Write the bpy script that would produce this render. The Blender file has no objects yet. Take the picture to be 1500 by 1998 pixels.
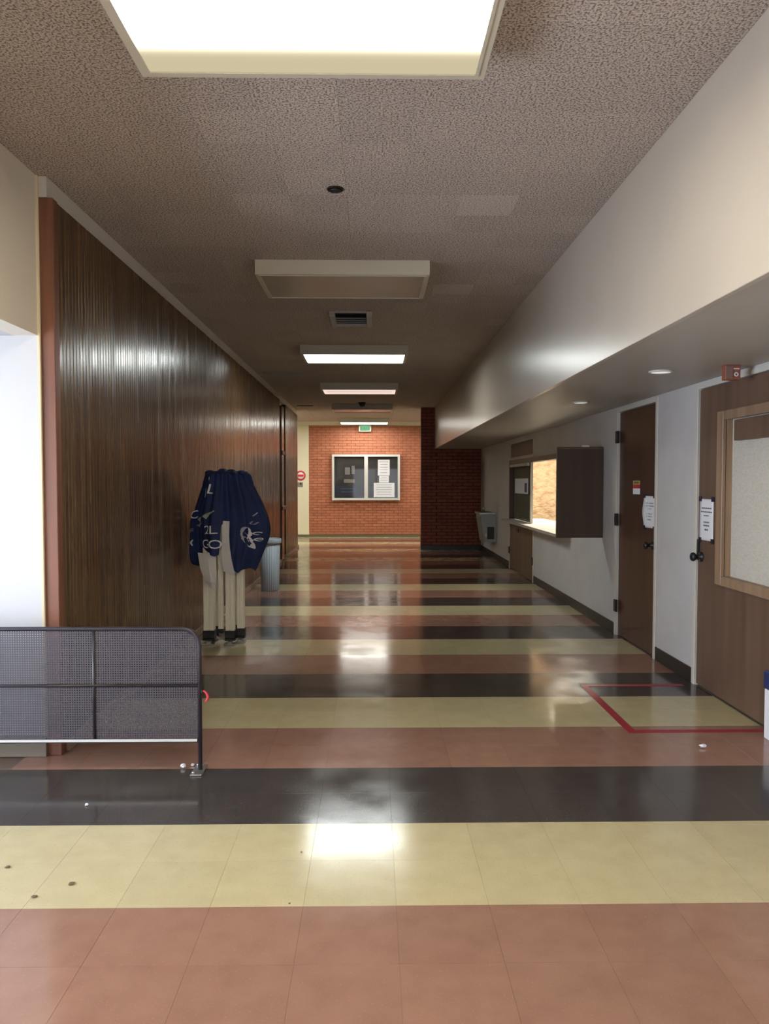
import bpy, bmesh, math, random
from math import sin, cos, pi, radians, atan2, sqrt, exp
from mathutils import Vector, Matrix
random.seed(7)
S = bpy.context.scene
COL = S.collection

# ------------------------------------------------------------------ camera
CAM_H = 1.39
cam_d = bpy.data.cameras.new('camera')
cam = bpy.data.objects.new('camera', cam_d)
COL.objects.link(cam)
cam_d.sensor_fit = 'HORIZONTAL'
cam_d.sensor_width = 36.0
cam_d.lens = 36.0                       # 1500 px focal length on a 1500 px wide frame
cam_d.clip_start = 0.05
cam_d.clip_end = 100
cam.location = (0, 0, CAM_H)
cam.rotation_euler = (radians(90) - math.atan(59 / 1500), 0, -math.atan(23 / 1500))
S.camera = cam

# ------------------------------------------------------------------ world, daylight, exposure
W = bpy.data.worlds.new('world')
S.world = W
W.use_nodes = True
W.node_tree.nodes['Background'].inputs['Color'].default_value = (0.72, 0.82, 1.0, 1)
W.node_tree.nodes['Background'].inputs['Strength'].default_value = 1.2

def daylight(name, loc, rot, sx, sy, power, color):
    d = bpy.data.lights.new(name, 'AREA')
    d.shape = 'RECTANGLE'; d.size = sx; d.size_y = sy
    d.energy = power; d.color = color
    o = bpy.data.objects.new(name, d); COL.objects.link(o)
    o.location = loc; o.rotation_euler = rot
    return o
# daylight through the glazed side entrance and from added, unseen doors behind the viewer
daylight('daylight_side_entrance', (-3.62, 1.75, 1.08), (0, radians(-90), 0), 1.9, 2.6, 215, (0.74, 0.84, 1.0))
daylight('daylight_rear_added', (0.2, -4.35, 1.15), (radians(90), 0, 0), 2.6, 2.0, 45, (0.90, 0.94, 1.0))

S.view_settings.view_transform = 'Standard'
S.view_settings.look = 'None'
S.view_settings.gamma = 1.0
S.view_settings.use_curve_mapping = False
S.view_settings.exposure = 0.0
LAMP = dict(near=66.0, rear=52.0, third=23.0, fourth=0.98, last=20.0, cross=30.0, office=30.0)

# ------------------------------------------------------------------ plan (metres, Y runs down the corridor)
XL, XW, XR, XF = -1.66, -1.585, 2.21, 1.262      # left wall, wood face, right wall, fascia
CEIL, SOFFIT = 2.90, 2.06
YP = 3.87                                        # far reveal of the side entrance
YSTUB, YFAR = 15.68, 19.4
TILE = 0.3048
Y0 = 1.86                                        # a stripe boundary

# ------------------------------------------------------------------ helpers
ORG = {}
def tag(o, label=None, cat=None, group=None, kind=None):
    if label: o['label'] = label
    if cat: o['category'] = cat
    if group: o['group'] = group
    if kind: o['kind'] = kind
    return o
def empty(name, loc, label=None, cat=None, group=None, kind=None):
    o = bpy.data.objects.new(name, None)
    COL.objects.link(o); o.location = loc; o.empty_display_size = 0.1
    ORG[o] = Vector(loc)
    return tag(o, label, cat, group, kind)

class MB:
    def __init__(s): s.bm = bmesh.new()
    def box(s, x0, x1, y0, y1, z0, z1, bev=0.0, seg=1, mi=0):
        r = bmesh.ops.create_cube(s.bm, size=1.0)
        vs = r['verts']
        for v in vs:
            v.co = Vector(((x0 + x1) / 2 + v.co.x * (x1 - x0), (y0 + y1) / 2 + v.co.y * (y1 - y0), (z0 + z1) / 2 + v.co.z * (z1 - z0)))
        fs = {f for v in vs for f in v.link_faces}
        for f in fs: f.material_index = mi
        if bev > 0:
            es = list({e for v in vs for e in v.link_edges})
            q = bmesh.ops.bevel(s.bm, geom=es, offset=bev, segments=seg, affect='EDGES', profile=0.5)
            for f in q['faces']: f.material_index = mi
        return s
    def prism(s, pts, y0, y1, axis='y', mi=0):
        """extrude a polygon given in the two other axes along axis"""
        def mk(p, t):
            if axis == 'y': return (p[0], t, p[1])
            if axis == 'x': return (t, p[0], p[1])
            return (p[0], p[1], t)
        a = [s.bm.verts.new(mk(p, y0)) for p in pts]
        b = [s.bm.verts.new(mk(p, y1)) for p in pts]
        n = len(pts); fs = [s.bm.faces.new(a), s.bm.faces.new(b[::-1])]
        for i in range(n): fs.append(s.bm.faces.new((a[i], b[i], b[(i + 1) % n], a[(i + 1) % n])))
        for f in fs: f.material_index = mi
        return s
    def tube(s, pts, r, n=10, closed=False, mi=0, cap=True):
        pts = [Vector(p) for p in pts]; rings = []
        m = len(pts)
        up = None
        for i, p in enumerate(pts):
            if closed: d = pts[(i + 1) % m] - pts[i - 1]
            elif i == 0: d = pts[1] - pts[0]
            elif i == m - 1: d = pts[-1] - pts[-2]
            else: d = (pts[i + 1] - p).normalized() + (p - pts[i - 1]).normalized()
            d.normalize()
            if up is None:
                up = Vector((0, 0, 1)) if abs(d.z) < 0.9 else Vector((1, 0, 0))
            a = d.cross(up); a.normalize(); b = d.cross(a); up = -b
            rr = r[i] if isinstance(r, (list, tuple)) else r
            rings.append([s.bm.verts.new(p + a * cos(2 * pi * k / n) * rr + b * sin(2 * pi * k / n) * rr) for k in range(n)])
        cnt = m if closed else m - 1
        for i in range(cnt):
            A, B = rings[i], rings[(i + 1) % m]
            for k in range(n):
                f = s.bm.faces.new((A[k], A[(k + 1) % n], B[(k + 1) % n], B[k])); f.smooth = True; f.material_index = mi
        if not closed and cap:
            s.bm.faces.new(rings[0][::-1]).material_index = mi; s.bm.faces.new(rings[-1]).material_index = mi
        return s
    def lathe(s, prof, c, axis='z', n=24, mi=0, rmod=None, close=True):
        rings = []
        for (r, t) in prof:
            ring = []
            for k in range(n):
                a = 2 * pi * k / n
                q = r * (rmod(a, t) if rmod else 1)
                u, v = q * cos(a), q * sin(a)
                if axis == 'z': p = (c[0] + u, c[1] + v, c[2] + t)
                elif axis == 'x': p = (c[0] + t, c[1] + u, c[2] + v)
                else: p = (c[0] + u, c[1] + t, c[2] + v)
                ring.append(s.bm.verts.new(p))
            rings.append(ring)
        for A, B in zip(rings, rings[1:]):
            for k in range(n):
                f = s.bm.faces.new((A[k], A[(k + 1) % n], B[(k + 1) % n], B[k])); f.smooth = True; f.material_index = mi
        if close:
            s.bm.faces.new(rings[0][::-1]).material_index = mi; s.bm.faces.new(rings[-1]).material_index = mi
        return s
    def mesh(s, name, mats, origin=(0, 0, 0), recalc=True):
        o = Vector(origin)
        for v in s.bm.verts: v.co -= o
        if recalc: bmesh.ops.recalc_face_normals(s.bm, faces=s.bm.faces[:])
        me = bpy.data.meshes.new(name)
        s.bm.to_mesh(me); s.bm.free()
        for m in (mats if isinstance(mats, (list, tuple)) else [mats]): me.materials.append(m)
        return me
    def build(s, name, mats, parent=None, origin=None, recalc=True):
        """parent: origin of the new object is the parent's; else the given origin"""
        w = ORG[parent] if parent is not None else Vector(origin or (0, 0, 0))
        me = s.mesh(name, mats, w, recalc)
        o = bpy.data.objects.new(name, me); COL.objects.link(o)
        if parent is not None: o.parent = parent
        else: o.location = w
        ORG[o] = w.copy()
        return o

def inst(name, me, parent, world, rot=None):
    o = bpy.data.objects.new(name, me); COL.objects.link(o)
    o.parent = parent; o.location = Vector(world) - ORG[parent]
    if rot: o.rotation_euler = rot
    return o

# ------------------------------------------------------------------ materials
def mat(name, color, rough=0.5, metal=0.0, var=None, rand=0.0, bump=None, coat=0.0, coat_rough=0.1, spec=0.5, rvar=None, stretch=(1, 1, 1)):
    m = bpy.data.materials.new(name); m.use_nodes = True
    nt = m.node_tree; N = nt.nodes; L = nt.links
    b = N['Principled BSDF']
    b.inputs['Base Color'].default_value = (*color, 1)
    b.inputs['Roughness'].default_value = rough
    b.inputs['Metallic'].default_value = metal
    b.inputs['Coat Weight'].default_value = coat
    b.inputs['Coat Roughness'].default_value = coat_rough
    b.inputs['Specular IOR Level'].default_value = spec
    vec = None
    if var or bump or rvar:
        g = N.new('ShaderNodeNewGeometry'); mp = N.new('ShaderNodeMapping')
        mp.inputs['Scale'].default_value = stretch
        L.new(g.outputs['Position'], mp.inputs['Vector']); vec = mp.outputs['Vector']
    cur = None
    if var:                                   # list of (scale, detail, color2, lo, hi)
        for (sc, det, c2, lo, hi) in var:
            n = N.new('ShaderNodeTexNoise'); n.inputs['Scale'].default_value = sc; n.inputs['Detail'].default_value = det
            L.new(vec, n.inputs['Vector'])
            r = N.new('ShaderNodeMapRange'); r.inputs['From Min'].default_value = lo; r.inputs['From Max'].default_value = hi
            L.new(n.outputs['Fac'], r.inputs['Value'])
            x = N.new('ShaderNodeMix'); x.data_type = 'RGBA'
            if cur is None: x.inputs['A'].default_value = (*color, 1)
            else: L.new(cur, x.inputs['A'])
            x.inputs['B'].default_value = (*c2, 1)
            L.new(r.outputs['Result'], x.inputs['Factor']); cur = x.outputs['Result']
    if rand > 0:
        oi = N.new('ShaderNodeObjectInfo')
        r = N.new('ShaderNodeMapRange'); r.inputs['To Min'].default_value = 1 - rand; r.inputs['To Max'].default_value = 1 + rand
        L.new(oi.outputs['Random'], r.inputs['Value'])
        x = N.new('ShaderNodeVectorMath'); x.operation = 'SCALE'
        if cur is None: x.inputs[0].default_value = color
        else: L.new(cur, x.inputs[0])
        L.new(r.outputs['Result'], x.inputs['Scale']); cur = x.outputs['Vector']
    if cur is not None: L.new(cur, b.inputs['Base Color'])
    if rvar:
        sc, lo, hi = rvar
        n = N.new('ShaderNodeTexNoise'); n.inputs['Scale'].default_value = sc; n.inputs['Detail'].default_value = 4
        L.new(vec, n.inputs['Vector'])
        r = N.new('ShaderNodeMapRange'); r.inputs['From Min'].default_value = 0.3; r.inputs['From Max'].default_value = 0.7
        r.inputs['To Min'].default_value = lo; r.inputs['To Max'].default_value = hi
        L.new(n.outputs['Fac'], r.inputs['Value']); L.new(r.outputs['Result'], b.inputs['Roughness'])
    if bump:
        sc, st, dist = bump
        n = N.new('ShaderNodeTexNoise'); n.inputs['Scale'].default_value = sc; n.inputs['Detail'].default_value = 3
        L.new(vec, n.inputs['Vector'])
        q = N.new('ShaderNodeBump'); q.inputs['Strength'].default_value = st; q.inputs['Distance'].default_value = dist
        L.new(n.outputs['Fac'], q.inputs['Height']); L.new(q.outputs['Normal'], b.inputs['Normal'])
    return m

def floor_mat(name, c, c2, speck):
    return mat(name, c, 0.2, var=[(9, 5, c2, 0.35, 0.75), (150, 2, speck, 0.62, 0.74)], rand=0.035, rvar=(5, 0.10, 0.19),
               bump=(2.2, 0.05, 0.02), coat=0.0, spec=0.55)
M = {}
M['tile_brown'] = floor_mat('tile_brown', (0.31, 0.172, 0.124), (0.275, 0.148, 0.106), (0.38, 0.20, 0.14))
M['tile_yellow'] = floor_mat('tile_yellow', (0.52, 0.455, 0.275), (0.475, 0.41, 0.24), (0.40, 0.33, 0.17))
M['tile_black'] = floor_mat('tile_black', (0.060, 0.050, 0.046), (0.049, 0.041, 0.038), (0.08, 0.068, 0.062))
M['joint'] = mat('joint', (0.16, 0.11, 0.08), 0.6)
M['ceil_tile'] = mat('ceil_tile', (0.585, 0.51, 0.46), 0.95, var=[(120, 2.5, (0.20, 0.150, 0.122), 0.45, 0.62)], rand=0.05, bump=(95, 0.5, 0.006), spec=0.15)
M['ceil_tile_pale'] = mat('ceil_tile_pale', (0.62, 0.55, 0.505), 0.95, var=[(120, 2.5, (0.27, 0.22, 0.19), 0.45, 0.66)], rand=0.03, bump=(120, 0.4, 0.005), spec=0.15)
M['ceil_slab'] = mat('ceil_slab', (0.07, 0.06, 0.05), 0.95)
M['plaster'] = mat('plaster', (0.78, 0.71, 0.60), 0.55, var=[(1.5, 3, (0.74, 0.67, 0.565), 0.35, 0.7)], bump=(60, 0.06, 0.003))
M['plaster_white'] = mat('plaster_white', (0.60, 0.595, 0.60), 0.55, var=[(2, 3, (0.57, 0.565, 0.57), 0.35, 0.7)], bump=(60, 0.06, 0.003))
M['plaster_right'] = mat('plaster_right', (0.64, 0.625, 0.615), 0.5, var=[(2.5, 4, (0.57, 0.55, 0.54), 0.4, 0.75)], bump=(45, 0.1, 0.004))
M['fascia'] = mat('fascia', (0.54, 0.475, 0.395), 0.28, var=[(1.5, 3, (0.50, 0.44, 0.37), 0.35, 0.7)], bump=(40, 0.05, 0.003))
M['soffit'] = mat('soffit', (0.46, 0.42, 0.37), 0.42, var=[(1.2, 3, (0.42, 0.385, 0.34), 0.35, 0.7)])
M['white_trim'] = mat('white_trim', (0.66, 0.62, 0.55), 0.5)
M['cream_trim'] = mat('cream_trim', (0.72, 0.62, 0.42), 0.5)
M['cream_wall'] = mat('cream_wall', (0.74, 0.70, 0.54), 0.6, var=[(2, 3, (0.70, 0.66, 0.50), 0.35, 0.7)])
M['wood_slat'] = mat('wood_slat', (0.125, 0.068, 0.026), 0.3, var=[(14, 5, (0.075, 0.037, 0.016), 0.4, 0.68), (70, 3, (0.055, 0.027, 0.013), 0.58, 0.72)],
                     rand=0.16, rvar=(10, 0.18, 0.31), stretch=(1, 1, 0.05), spec=0.6)
M['wood_post'] = mat('wood_post', (0.22, 0.085, 0.045), 0.42, var=[(16, 5, (0.13, 0.05, 0.026), 0.4, 0.68)], stretch=(1, 1, 0.06))
M['groove'] = mat('groove', (0.016, 0.009, 0.006), 0.6)
M['wood_base'] = mat('wood_base', (0.30, 0.21, 0.14), 0.4)
M['door_dark'] = mat('door_dark', (0.085, 0.036, 0.020), 0.4, var=[(9, 5, (0.055, 0.024, 0.013), 0.38, 0.7)], stretch=(1, 1, 0.08))
M['door_brown'] = mat('door_brown', (0.165, 0.100, 0.066), 0.4, var=[(9, 5, (0.115, 0.067, 0.043), 0.38, 0.7)], stretch=(1, 1, 0.08))
M['wood_light'] = mat('wood_light', (0.34, 0.225, 0.14), 0.45, var=[(14, 4, (0.26, 0.165, 0.10), 0.4, 0.7)], stretch=(1, 1, 0.1))
M['shutter'] = mat('shutter', (0.066, 0.038, 0.024), 0.5, var=[(9, 5, (0.05, 0.028, 0.017), 0.38, 0.7)], stretch=(1, 1, 0.08))
M['rubber'] = mat('rubber', (0.022, 0.018, 0.016), 0.45)
M['tan_base'] = mat('tan_base', (0.19, 0.155, 0.115), 0.5)
M['green_base'] = mat('green_base', (0.12, 0.115, 0.07), 0.5)
M['brick'] = mat('brick', (0.46, 0.170, 0.090), 0.75, var=[(7, 4, (0.40, 0.14, 0.075), 0.35, 0.7)], rand=0.12, bump=(70, 0.3, 0.004))
M['mortar'] = mat('mortar', (0.20, 0.085, 0.05), 0.9)
M['brick_shaded'] = mat('brick_shaded', (0.27, 0.060, 0.034), 0.6, var=[(7, 4, (0.22, 0.048, 0.028), 0.35, 0.7)], rand=0.14, bump=(70, 0.3, 0.004))  # darker brick copy, shade below the soffit put into the colour
M['mortar_shaded'] = mat('mortar_shaded', (0.05, 0.018, 0.012), 0.9)
M['black'] = mat('black', (0.012, 0.012, 0.013), 0.4)
M['black_metal'] = mat('black_metal', (0.02, 0.019, 0.021), 0.35, metal=0.6)
M['dark_bronze'] = mat('dark_bronze', (0.035, 0.028, 0.022), 0.4, metal=0.7)
M['bench_tube'] = mat('bench_tube', (0.022, 0.017, 0.024), 0.3, spec=0.6)
M['bench_mesh'] = mat('bench_mesh', (0.072, 0.064, 0.076), 0.45, metal=0.25)
M['steel'] = mat('steel', (0.50, 0.50, 0.49), 0.32, metal=0.9)
M['vent_metal'] = mat('vent_metal', (0.42, 0.39, 0.38), 0.5)
M['steel_dull'] = mat('steel_dull', (0.30, 0.31, 0.30), 0.5, metal=0.6)
M['alu'] = mat('alu', (0.72, 0.70, 0.66), 0.4, metal=0.3)
M['alu_pole'] = mat('alu_pole', (0.80, 0.76, 0.63), 0.38)
M['fixture'] = mat('fixture', (0.60, 0.55, 0.44), 0.45)
M['fixture_dull'] = mat('fixture_dull', (0.50, 0.46, 0.37), 0.45)
M['acrylic'] = mat('acrylic', (0.34, 0.31, 0.27), 0.25)
M['canopy'] = mat('canopy', (0.006, 0.019, 0.092), 0.75, var=[(6, 4, (0.004, 0.012, 0.06), 0.35, 0.7)], bump=(220, 0.2, 0.002))
M['white_cloth'] = mat('white_cloth', (0.62, 0.60, 0.58), 0.8, bump=(200, 0.2, 0.002))
M['letter_white'] = mat('letter_white', (0.72, 0.70, 0.72), 0.6)
M['letter_grey'] = mat('letter_grey', (0.36, 0.35, 0.42), 0.6)
M['letter_olive'] = mat('letter_olive', (0.28, 0.31, 0.22), 0.6)
M['bin'] = mat('bin', (0.37, 0.43, 0.48), 0.5)
M['paper'] = mat('paper', (0.82, 0.82, 0.85), 0.7)
M['ink'] = mat('ink', (0.10, 0.10, 0.13), 0.7)
M['tape_black'] = mat('tape_black', (0.012, 0.012, 0.035), 0.45)
M['tape_red'] = mat('tape_red', (0.33, 0.016, 0.032), 0.4)
M['red'] = mat('red', (0.55, 0.03, 0.05), 0.5)
M['yellow'] = mat('yellow', (0.55, 0.36, 0.06), 0.5)
M['sign_red'] = mat('sign_red', (0.30, 0.10, 0.055), 0.5)
M['sign_side'] = mat('sign_side', (0.24, 0.14, 0.12), 0.5)
M['board'] = mat('board', (0.018, 0.017, 0.017), 0.6, var=[(3, 4, (0.035, 0.032, 0.03), 0.45, 0.75)])
M['blind'] = mat('blind', (0.62, 0.58, 0.50), 0.85, var=[(40, 3, (0.54, 0.50, 0.43), 0.4, 0.7)], stretch=(1, 1, 3), bump=(90, 0.15, 0.003))
M['tan_wall'] = mat('tan_wall', (0.60, 0.44, 0.28), 0.8, var=[(7, 6, (0.46, 0.30, 0.18), 0.46, 0.66), (26, 3, (0.68, 0.53, 0.36), 0.6, 0.75)], bump=(9, 0.8, 0.05), stretch=(1, 1, 1.5))
M['office'] = mat('office', (0.5, 0.45, 0.38), 0.7)
M['laminate'] = mat('laminate', (0.74, 0.72, 0.68), 0.35)
M['counter_edge'] = mat('counter_edge', (0.40, 0.38, 0.33), 0.4)
M['leaf'] = mat('leaf', (0.16, 0.105, 0.05), 0.8)
M['navy'] = mat('navy', (0.02, 0.035, 0.12), 0.45)
M['exit_box'] = mat('exit_box', (0.8, 0.72, 0.62), 0.5)
M['photo_grey'] = mat('photo_grey', (0.20, 0.19, 0.18), 0.6)
M['photo_blue'] = mat('photo_blue', (0.02, 0.03, 0.06), 0.6)

def emit(name, color, strength):
    m = bpy.data.materials.new(name); m.use_nodes = True
    nt = m.node_tree; nt.nodes.clear()
    e = nt.nodes.new('ShaderNodeEmission'); o = nt.nodes.new('ShaderNodeOutputMaterial')
    e.inputs['Color'].default_value = (*color, 1); e.inputs['Strength'].default_value = strength
    nt.links.new(e.outputs[0], o.inputs[0])
    return m
def backlit(name, color, edge_color, strength, half, soft, floor_v, power=2.0):
    """acrylic panel lit by tubes behind it: full over the tubes, weaker towards the two long edges (object Y)"""
    m = bpy.data.materials.new(name); m.use_nodes = True
    nt = m.node_tree; N = nt.nodes; L = nt.links; N.clear()
    tc = N.new('ShaderNodeTexCoord'); sp = N.new('ShaderNodeSeparateXYZ'); L.new(tc.outputs['Object'], sp.inputs[0])
    ab = N.new('ShaderNodeMath'); ab.operation = 'ABSOLUTE'; L.new(sp.outputs['Y'], ab.inputs[0])
    mr = N.new('ShaderNodeMapRange'); mr.interpolation_type = 'SMOOTHSTEP'
    mr.inputs['From Min'].default_value = half - soft; mr.inputs['From Max'].default_value = half
    mr.inputs['To Min'].default_value = 1.0; mr.inputs['To Max'].default_value = 0.0
    L.new(ab.outputs[0], mr.inputs['Value'])
    pw = N.new('ShaderNodeMath'); pw.operation = 'POWER'; L.new(mr.outputs[0], pw.inputs[0]); pw.inputs[1].default_value = power
    sc = N.new('ShaderNodeMath'); sc.operation = 'MULTIPLY_ADD'
    L.new(pw.outputs[0], sc.inputs[0]); sc.inputs[1].default_value = strength - floor_v; sc.inputs[2].default_value = floor_v
    mx = N.new('ShaderNodeMix'); mx.data_type = 'RGBA'
    mx.inputs['A'].default_value = (*edge_color, 1); mx.inputs['B'].default_value = (*color, 1)
    L.new(mr.outputs[0], mx.inputs['Factor'])
    e = N.new('ShaderNodeEmission'); o = N.new('ShaderNodeOutputMaterial')
    L.new(mx.outputs['Result'], e.inputs['Color']); L.new(sc.outputs[0], e.inputs['Strength']); L.new(e.outputs[0], o.inputs[0])
    return m
def glass(name, tint=(1, 1, 1), refl=0.012):
    m = bpy.data.materials.new(name); m.use_nodes = True
    nt = m.node_tree; N = nt.nodes; L = nt.links; N.clear()
    t = N.new('ShaderNodeBsdfTransparent'); t.inputs['Color'].default_value = (*tint, 1)
    g = N.new('ShaderNodeBsdfGlossy'); g.inputs['Roughness'].default_value = 0.03
    fr = N.new('ShaderNodeLayerWeight'); fr.inputs['Blend'].default_value = 0.25
    ad = N.new('ShaderNodeMath'); ad.operation = 'MULTIPLY_ADD'; L.new(fr.outputs['Fresnel'], ad.inputs[0]); ad.inputs[1].default_value = 0.3; ad.inputs[2].default_value = refl
    mx = N.new('ShaderNodeMixShader'); o = N.new('ShaderNodeOutputMaterial')
    L.new(ad.outputs[0], mx.inputs[0]); L.new(t.outputs[0], mx.inputs[1]); L.new(g.outputs[0], mx.inputs[2]); L.new(mx.outputs[0], o.inputs[0])
    return m
M['glass'] = glass('glass')
M['glass_grey'] = glass('glass_grey', (0.93, 0.95, 0.92), 0.05)
M['grey_panel'] = mat('grey_panel', (0.30, 0.31, 0.24), 0.5)

# ================================================================== STRUCTURE
# ---- floor: slab plus 12 inch vinyl tiles, stripes two tiles deep
floor = empty('floor', (0, 0, 0), 'glossy vinyl tile floor striped in brown, yellow and black', 'floor', kind='structure')
MB().box(-4.2, 5.2, -4.6, YFAR + 0.6, -0.12, -0.004).build('subfloor', M['joint'], floor)
STR = ['tile_brown', 'tile_yellow', 'tile_black']
def tmesh(w, d, key):
    g = 0.0003
    return MB().box(g - w / 2, w / 2 - g, g - d / 2, d / 2 - g, -0.004, 0.0, 0.0002).mesh('tile', M[key])
TM = {k: tmesh(TILE, TILE, k) for k in STR}
NCOL = 13
def stripe(row): return STR[(row // 2) % 3]
count = 0
for row in range(0, 22):
    y = Y0 + (row + 0.5) * TILE
    k = stripe(row)
    c0 = 0
    for c in range(NCOL if y > YP - 0.2 else NCOL + 1):
        if count >= 300: break
        x = XR - (c + 0.5) * TILE
        inst('tile', TM[k], floor, (x, y, 0)); count += 1
last_full = 21
rest = MB()
def rest_tile(x0, x1, y0, y1, mi):
    g = 0.0003
    rest.box(x0 + g, x1 - g, y0 + g, y1 - g, -0.004, 0.0, 0, mi=mi)
rows_done = 22
for row in range(-20, 58):
    y0 = Y0 + row * TILE
    mi = (row // 2) % 3
    for c in range(-9 if y0 > YSTUB + 0.3 else 0, 20 if (y0 < YP - 0.3 or y0 > YSTUB + 0.5) else NCOL):
        if 0 <= row < rows_done:
            lim = NCOL if y0 + TILE / 2 > YP - 0.2 else NCOL + 1
            if c < lim: continue
        x1 = XR - c * TILE
        rest_tile(x1 - TILE, x1, y0, y0 + TILE, mi)
ro = rest.build('tile_field', [M[k] for k in STR], floor); ro['kind'] = 'stuff'

# ---- ceiling
ceiling = empty('ceiling', (0, 0, CEIL), 'speckled brown acoustic tile ceiling above the corridor', 'ceiling', kind='structure')
MB().box(XL - 0.1, XF + 0.02, -4.6, YSTUB + 0.2, CEIL + 0.014, CEIL + 0.15).box(-4.2, 5.2, YSTUB + 0.2, YFAR + 0.3, CEIL + 0.014, CEIL + 0.15).build('ceiling_deck', M['ceil_slab'], ceiling)
def cmesh(w):
    return MB().box(0.0003, w - 0.0003, 0.0003, TILE - 0.0003, 0, 0.014, 0.0008).mesh('ceiling_tile', M['ceil_tile'])
cols = []
x = XL
while x < XF - 0.001:
    w = min(TILE, XF - x); cols.append((x, w)); x += w
CM = {round(w, 4): cmesh(w) for _, w in cols}
CMP = CM[round(TILE, 4)].copy(); CMP.materials[0] = M['ceil_tile_pale']      # a few newer replacement tiles
crest = MB(); n = 0
for row in range(-22, 58):
    y = 1.98 + row * TILE
    if y < -4.5 or y > YFAR: continue
    vis = y > 2.1
    cc = cols if y < YSTUB else [(-3.2 + TILE * k, TILE) for k in range(25)]
    for (x, w) in cc:
        if vis and n < 300 and y < YSTUB:
            pale = w > 0.3 and 0.2 < x < 0.75 and (4.08 < y < 4.38 or 5.85 < y < 6.15)
            inst('ceiling_tile', CMP if pale else CM[round(w, 4)], ceiling, (x, y, CEIL)); n += 1
        else:
            crest.box(x + 0.0008, x + w - 0.0008, y + 0.0008, y + TILE - 0.0008, CEIL, CEIL + 0.014)
co = crest.build('ceiling_tile_field', M['ceil_tile'], ceiling); co['kind'] = 'stuff'

# ---- left wall: plaster, side entrance recess, wood slat panelling
wl = MB()
wl.box(XL - 0.12, XL, YP + 0.02, 13.2, 0, CEIL + 0.05).box(XL - 0.12, XL, 14.05, 16.3, 0, CEIL + 0.05)
wl.box(XL - 0.12, XL, 13.2, 14.05, 2.72, CEIL + 0.05)
wl.box(XL - 0.12, XL, -4.6, YP + 0.02, 2.115, CEIL + 0.05)
wl.box(XL - 0.12, XL, -4.6, -0.1, 0, 2.115)
wall_left = wl.build('wall_left', M['plaster'])
tag(wall_left, 'left corridor wall, beige plaster over the side entrance then dark wood slats', 'wall', kind='structure')
end_w = MB().box(-4.2, XL - 0.121, 16.18, 16.3, 0, CEIL + 0.05).build('wall_left_return', M['cream_wall'])
tag(end_w, 'plaster return of the left wall at the cross corridor', 'wall', kind='structure')
def slat_mesh(w, h):
    t = 0.012
    b = MB().box(0, t, 0.0012, w - 0.0012, 0, h, 0.004, 2)
    for f in b.bm.faces: f.smooth = False
    return b.mesh('slat', M['wood_slat'])
SP = 0.0455
ZS0, ZS1 = 0.062, 2.79
SMH = [slat_mesh(SP, ZS1 - ZS0) for _ in range(1)]
MB().box(XL + 0.001, XW - 0.012, 3.945, 13.2, ZS0, ZS1).box(XL + 0.001, XW - 0.012, 14.05, 16.28, ZS0, ZS1).build('slat_backing', M['groove'], wall_left)
for (ya, yb) in ((3.945, 13.2), (14.05, 16.28)):
    y = ya
    while y + SP <= yb + 0.001:
        inst('slat', SMH[0], wall_left, (XW - 0.012, y, ZS0), (0, 0, radians(random.gauss(0, 0.4))))
        y += SP
MB().box(XL + 0.001, XW + 0.004, YP + 0.012, 3.944, 0, ZS1 + 0.004, 0.003).build('end_post', M['wood_post'], wall_left)
MB().box(XL + 0.001, XW + 0.02, 3.945, 13.2, 0, ZS0 - 0.002, 0.003).box(XL + 0.001, XW + 0.02, 14.05, 16.28, 0, ZS0 - 0.002, 0.003).build('base_strip', M['wood_base'], wall_left)
t1 = MB().box(XL + 0.001, XL + 0.05, YP + 0.012, 16.28, ZS1 + 0.006, CEIL - 0.001, 0.002).build('trim_1', M['white_trim'])
tag(t1, 'painted strip between the wood slats and the ceiling', 'trim', kind='structure')
t2 = MB().box(XL - 0.004, XL + 0.012, YP - 0.004, YP + 0.011, 0.1, CEIL - 0.001, 0.002).build('trim_2', M['cream_trim'])
tag(t2, 'cream corner bead beside the wood end post', 'trim', kind='structure')

# side entrance recess on the left
we = MB()
we.box(-3.6, XL - 0.002, YP, YP + 0.12, 0, 2.115)
we.box(-3.6, XL - 0.121, -0.25, -0.13, 0, 2.115)
wall_e = we.build('wall_side_entrance', M['plaster_white'])
tag(wall_e, 'white walls of the side entrance recess', 'wall', kind='structure')
ec = MB().box(-3.6, XL - 0.121, -0.25, YP + 0.12, 2.116, 2.2).build('ceiling_side_entrance', M['plaster_white'])
tag(ec, 'white ceiling of the side entrance recess', 'ceiling', kind='structure')
bs = MB().box(-3.45, XL + 0.012, YP - 0.012, YP - 0.001, 0, 0.105, 0.004, 2).box(XL + 0.001, XL + 0.012, YP - 0.001, YP + 0.01, 0, 0.105).build('baseboard_side_entrance', M['tan_base'])
tag(bs, 'tan cove base along the white recess wall', 'baseboard', kind='structure')
ge = empty('door_4', (-3.5, 1.75, 0), 'glazed side entrance doors', 'door', kind='structure')
f = MB()
for y in (0.02, 1.2, 2.4, 3.52): f.box(-3.52, -3.47, y - 0.03, y + 0.03, 0.0, 2.11)
for z in (0.05, 2.06): f.box(-3.519, -3.471, 0.05, 3.49, z - 0.05, z + 0.05)
f.build('door_frame', M['alu'], ge)
for (a, b) in ((0.05, 1.17), (1.23, 2.37), (2.43, 3.49)):
    MB().box(-3.499, -3.493, a, b, 0.1, 2.01).build('pane', M['glass'], ge)
f = MB().box(-3.6, -3.47, -0.13, -0.011, 0, 2.115).box(-3.6, -3.47, 3.551, YP, 0, 2.115).build('wall_side_entrance_pier', M['plaster_white'])
tag(f, 'narrow white piers beside the side entrance doors', 'wall', kind='structure')

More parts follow.
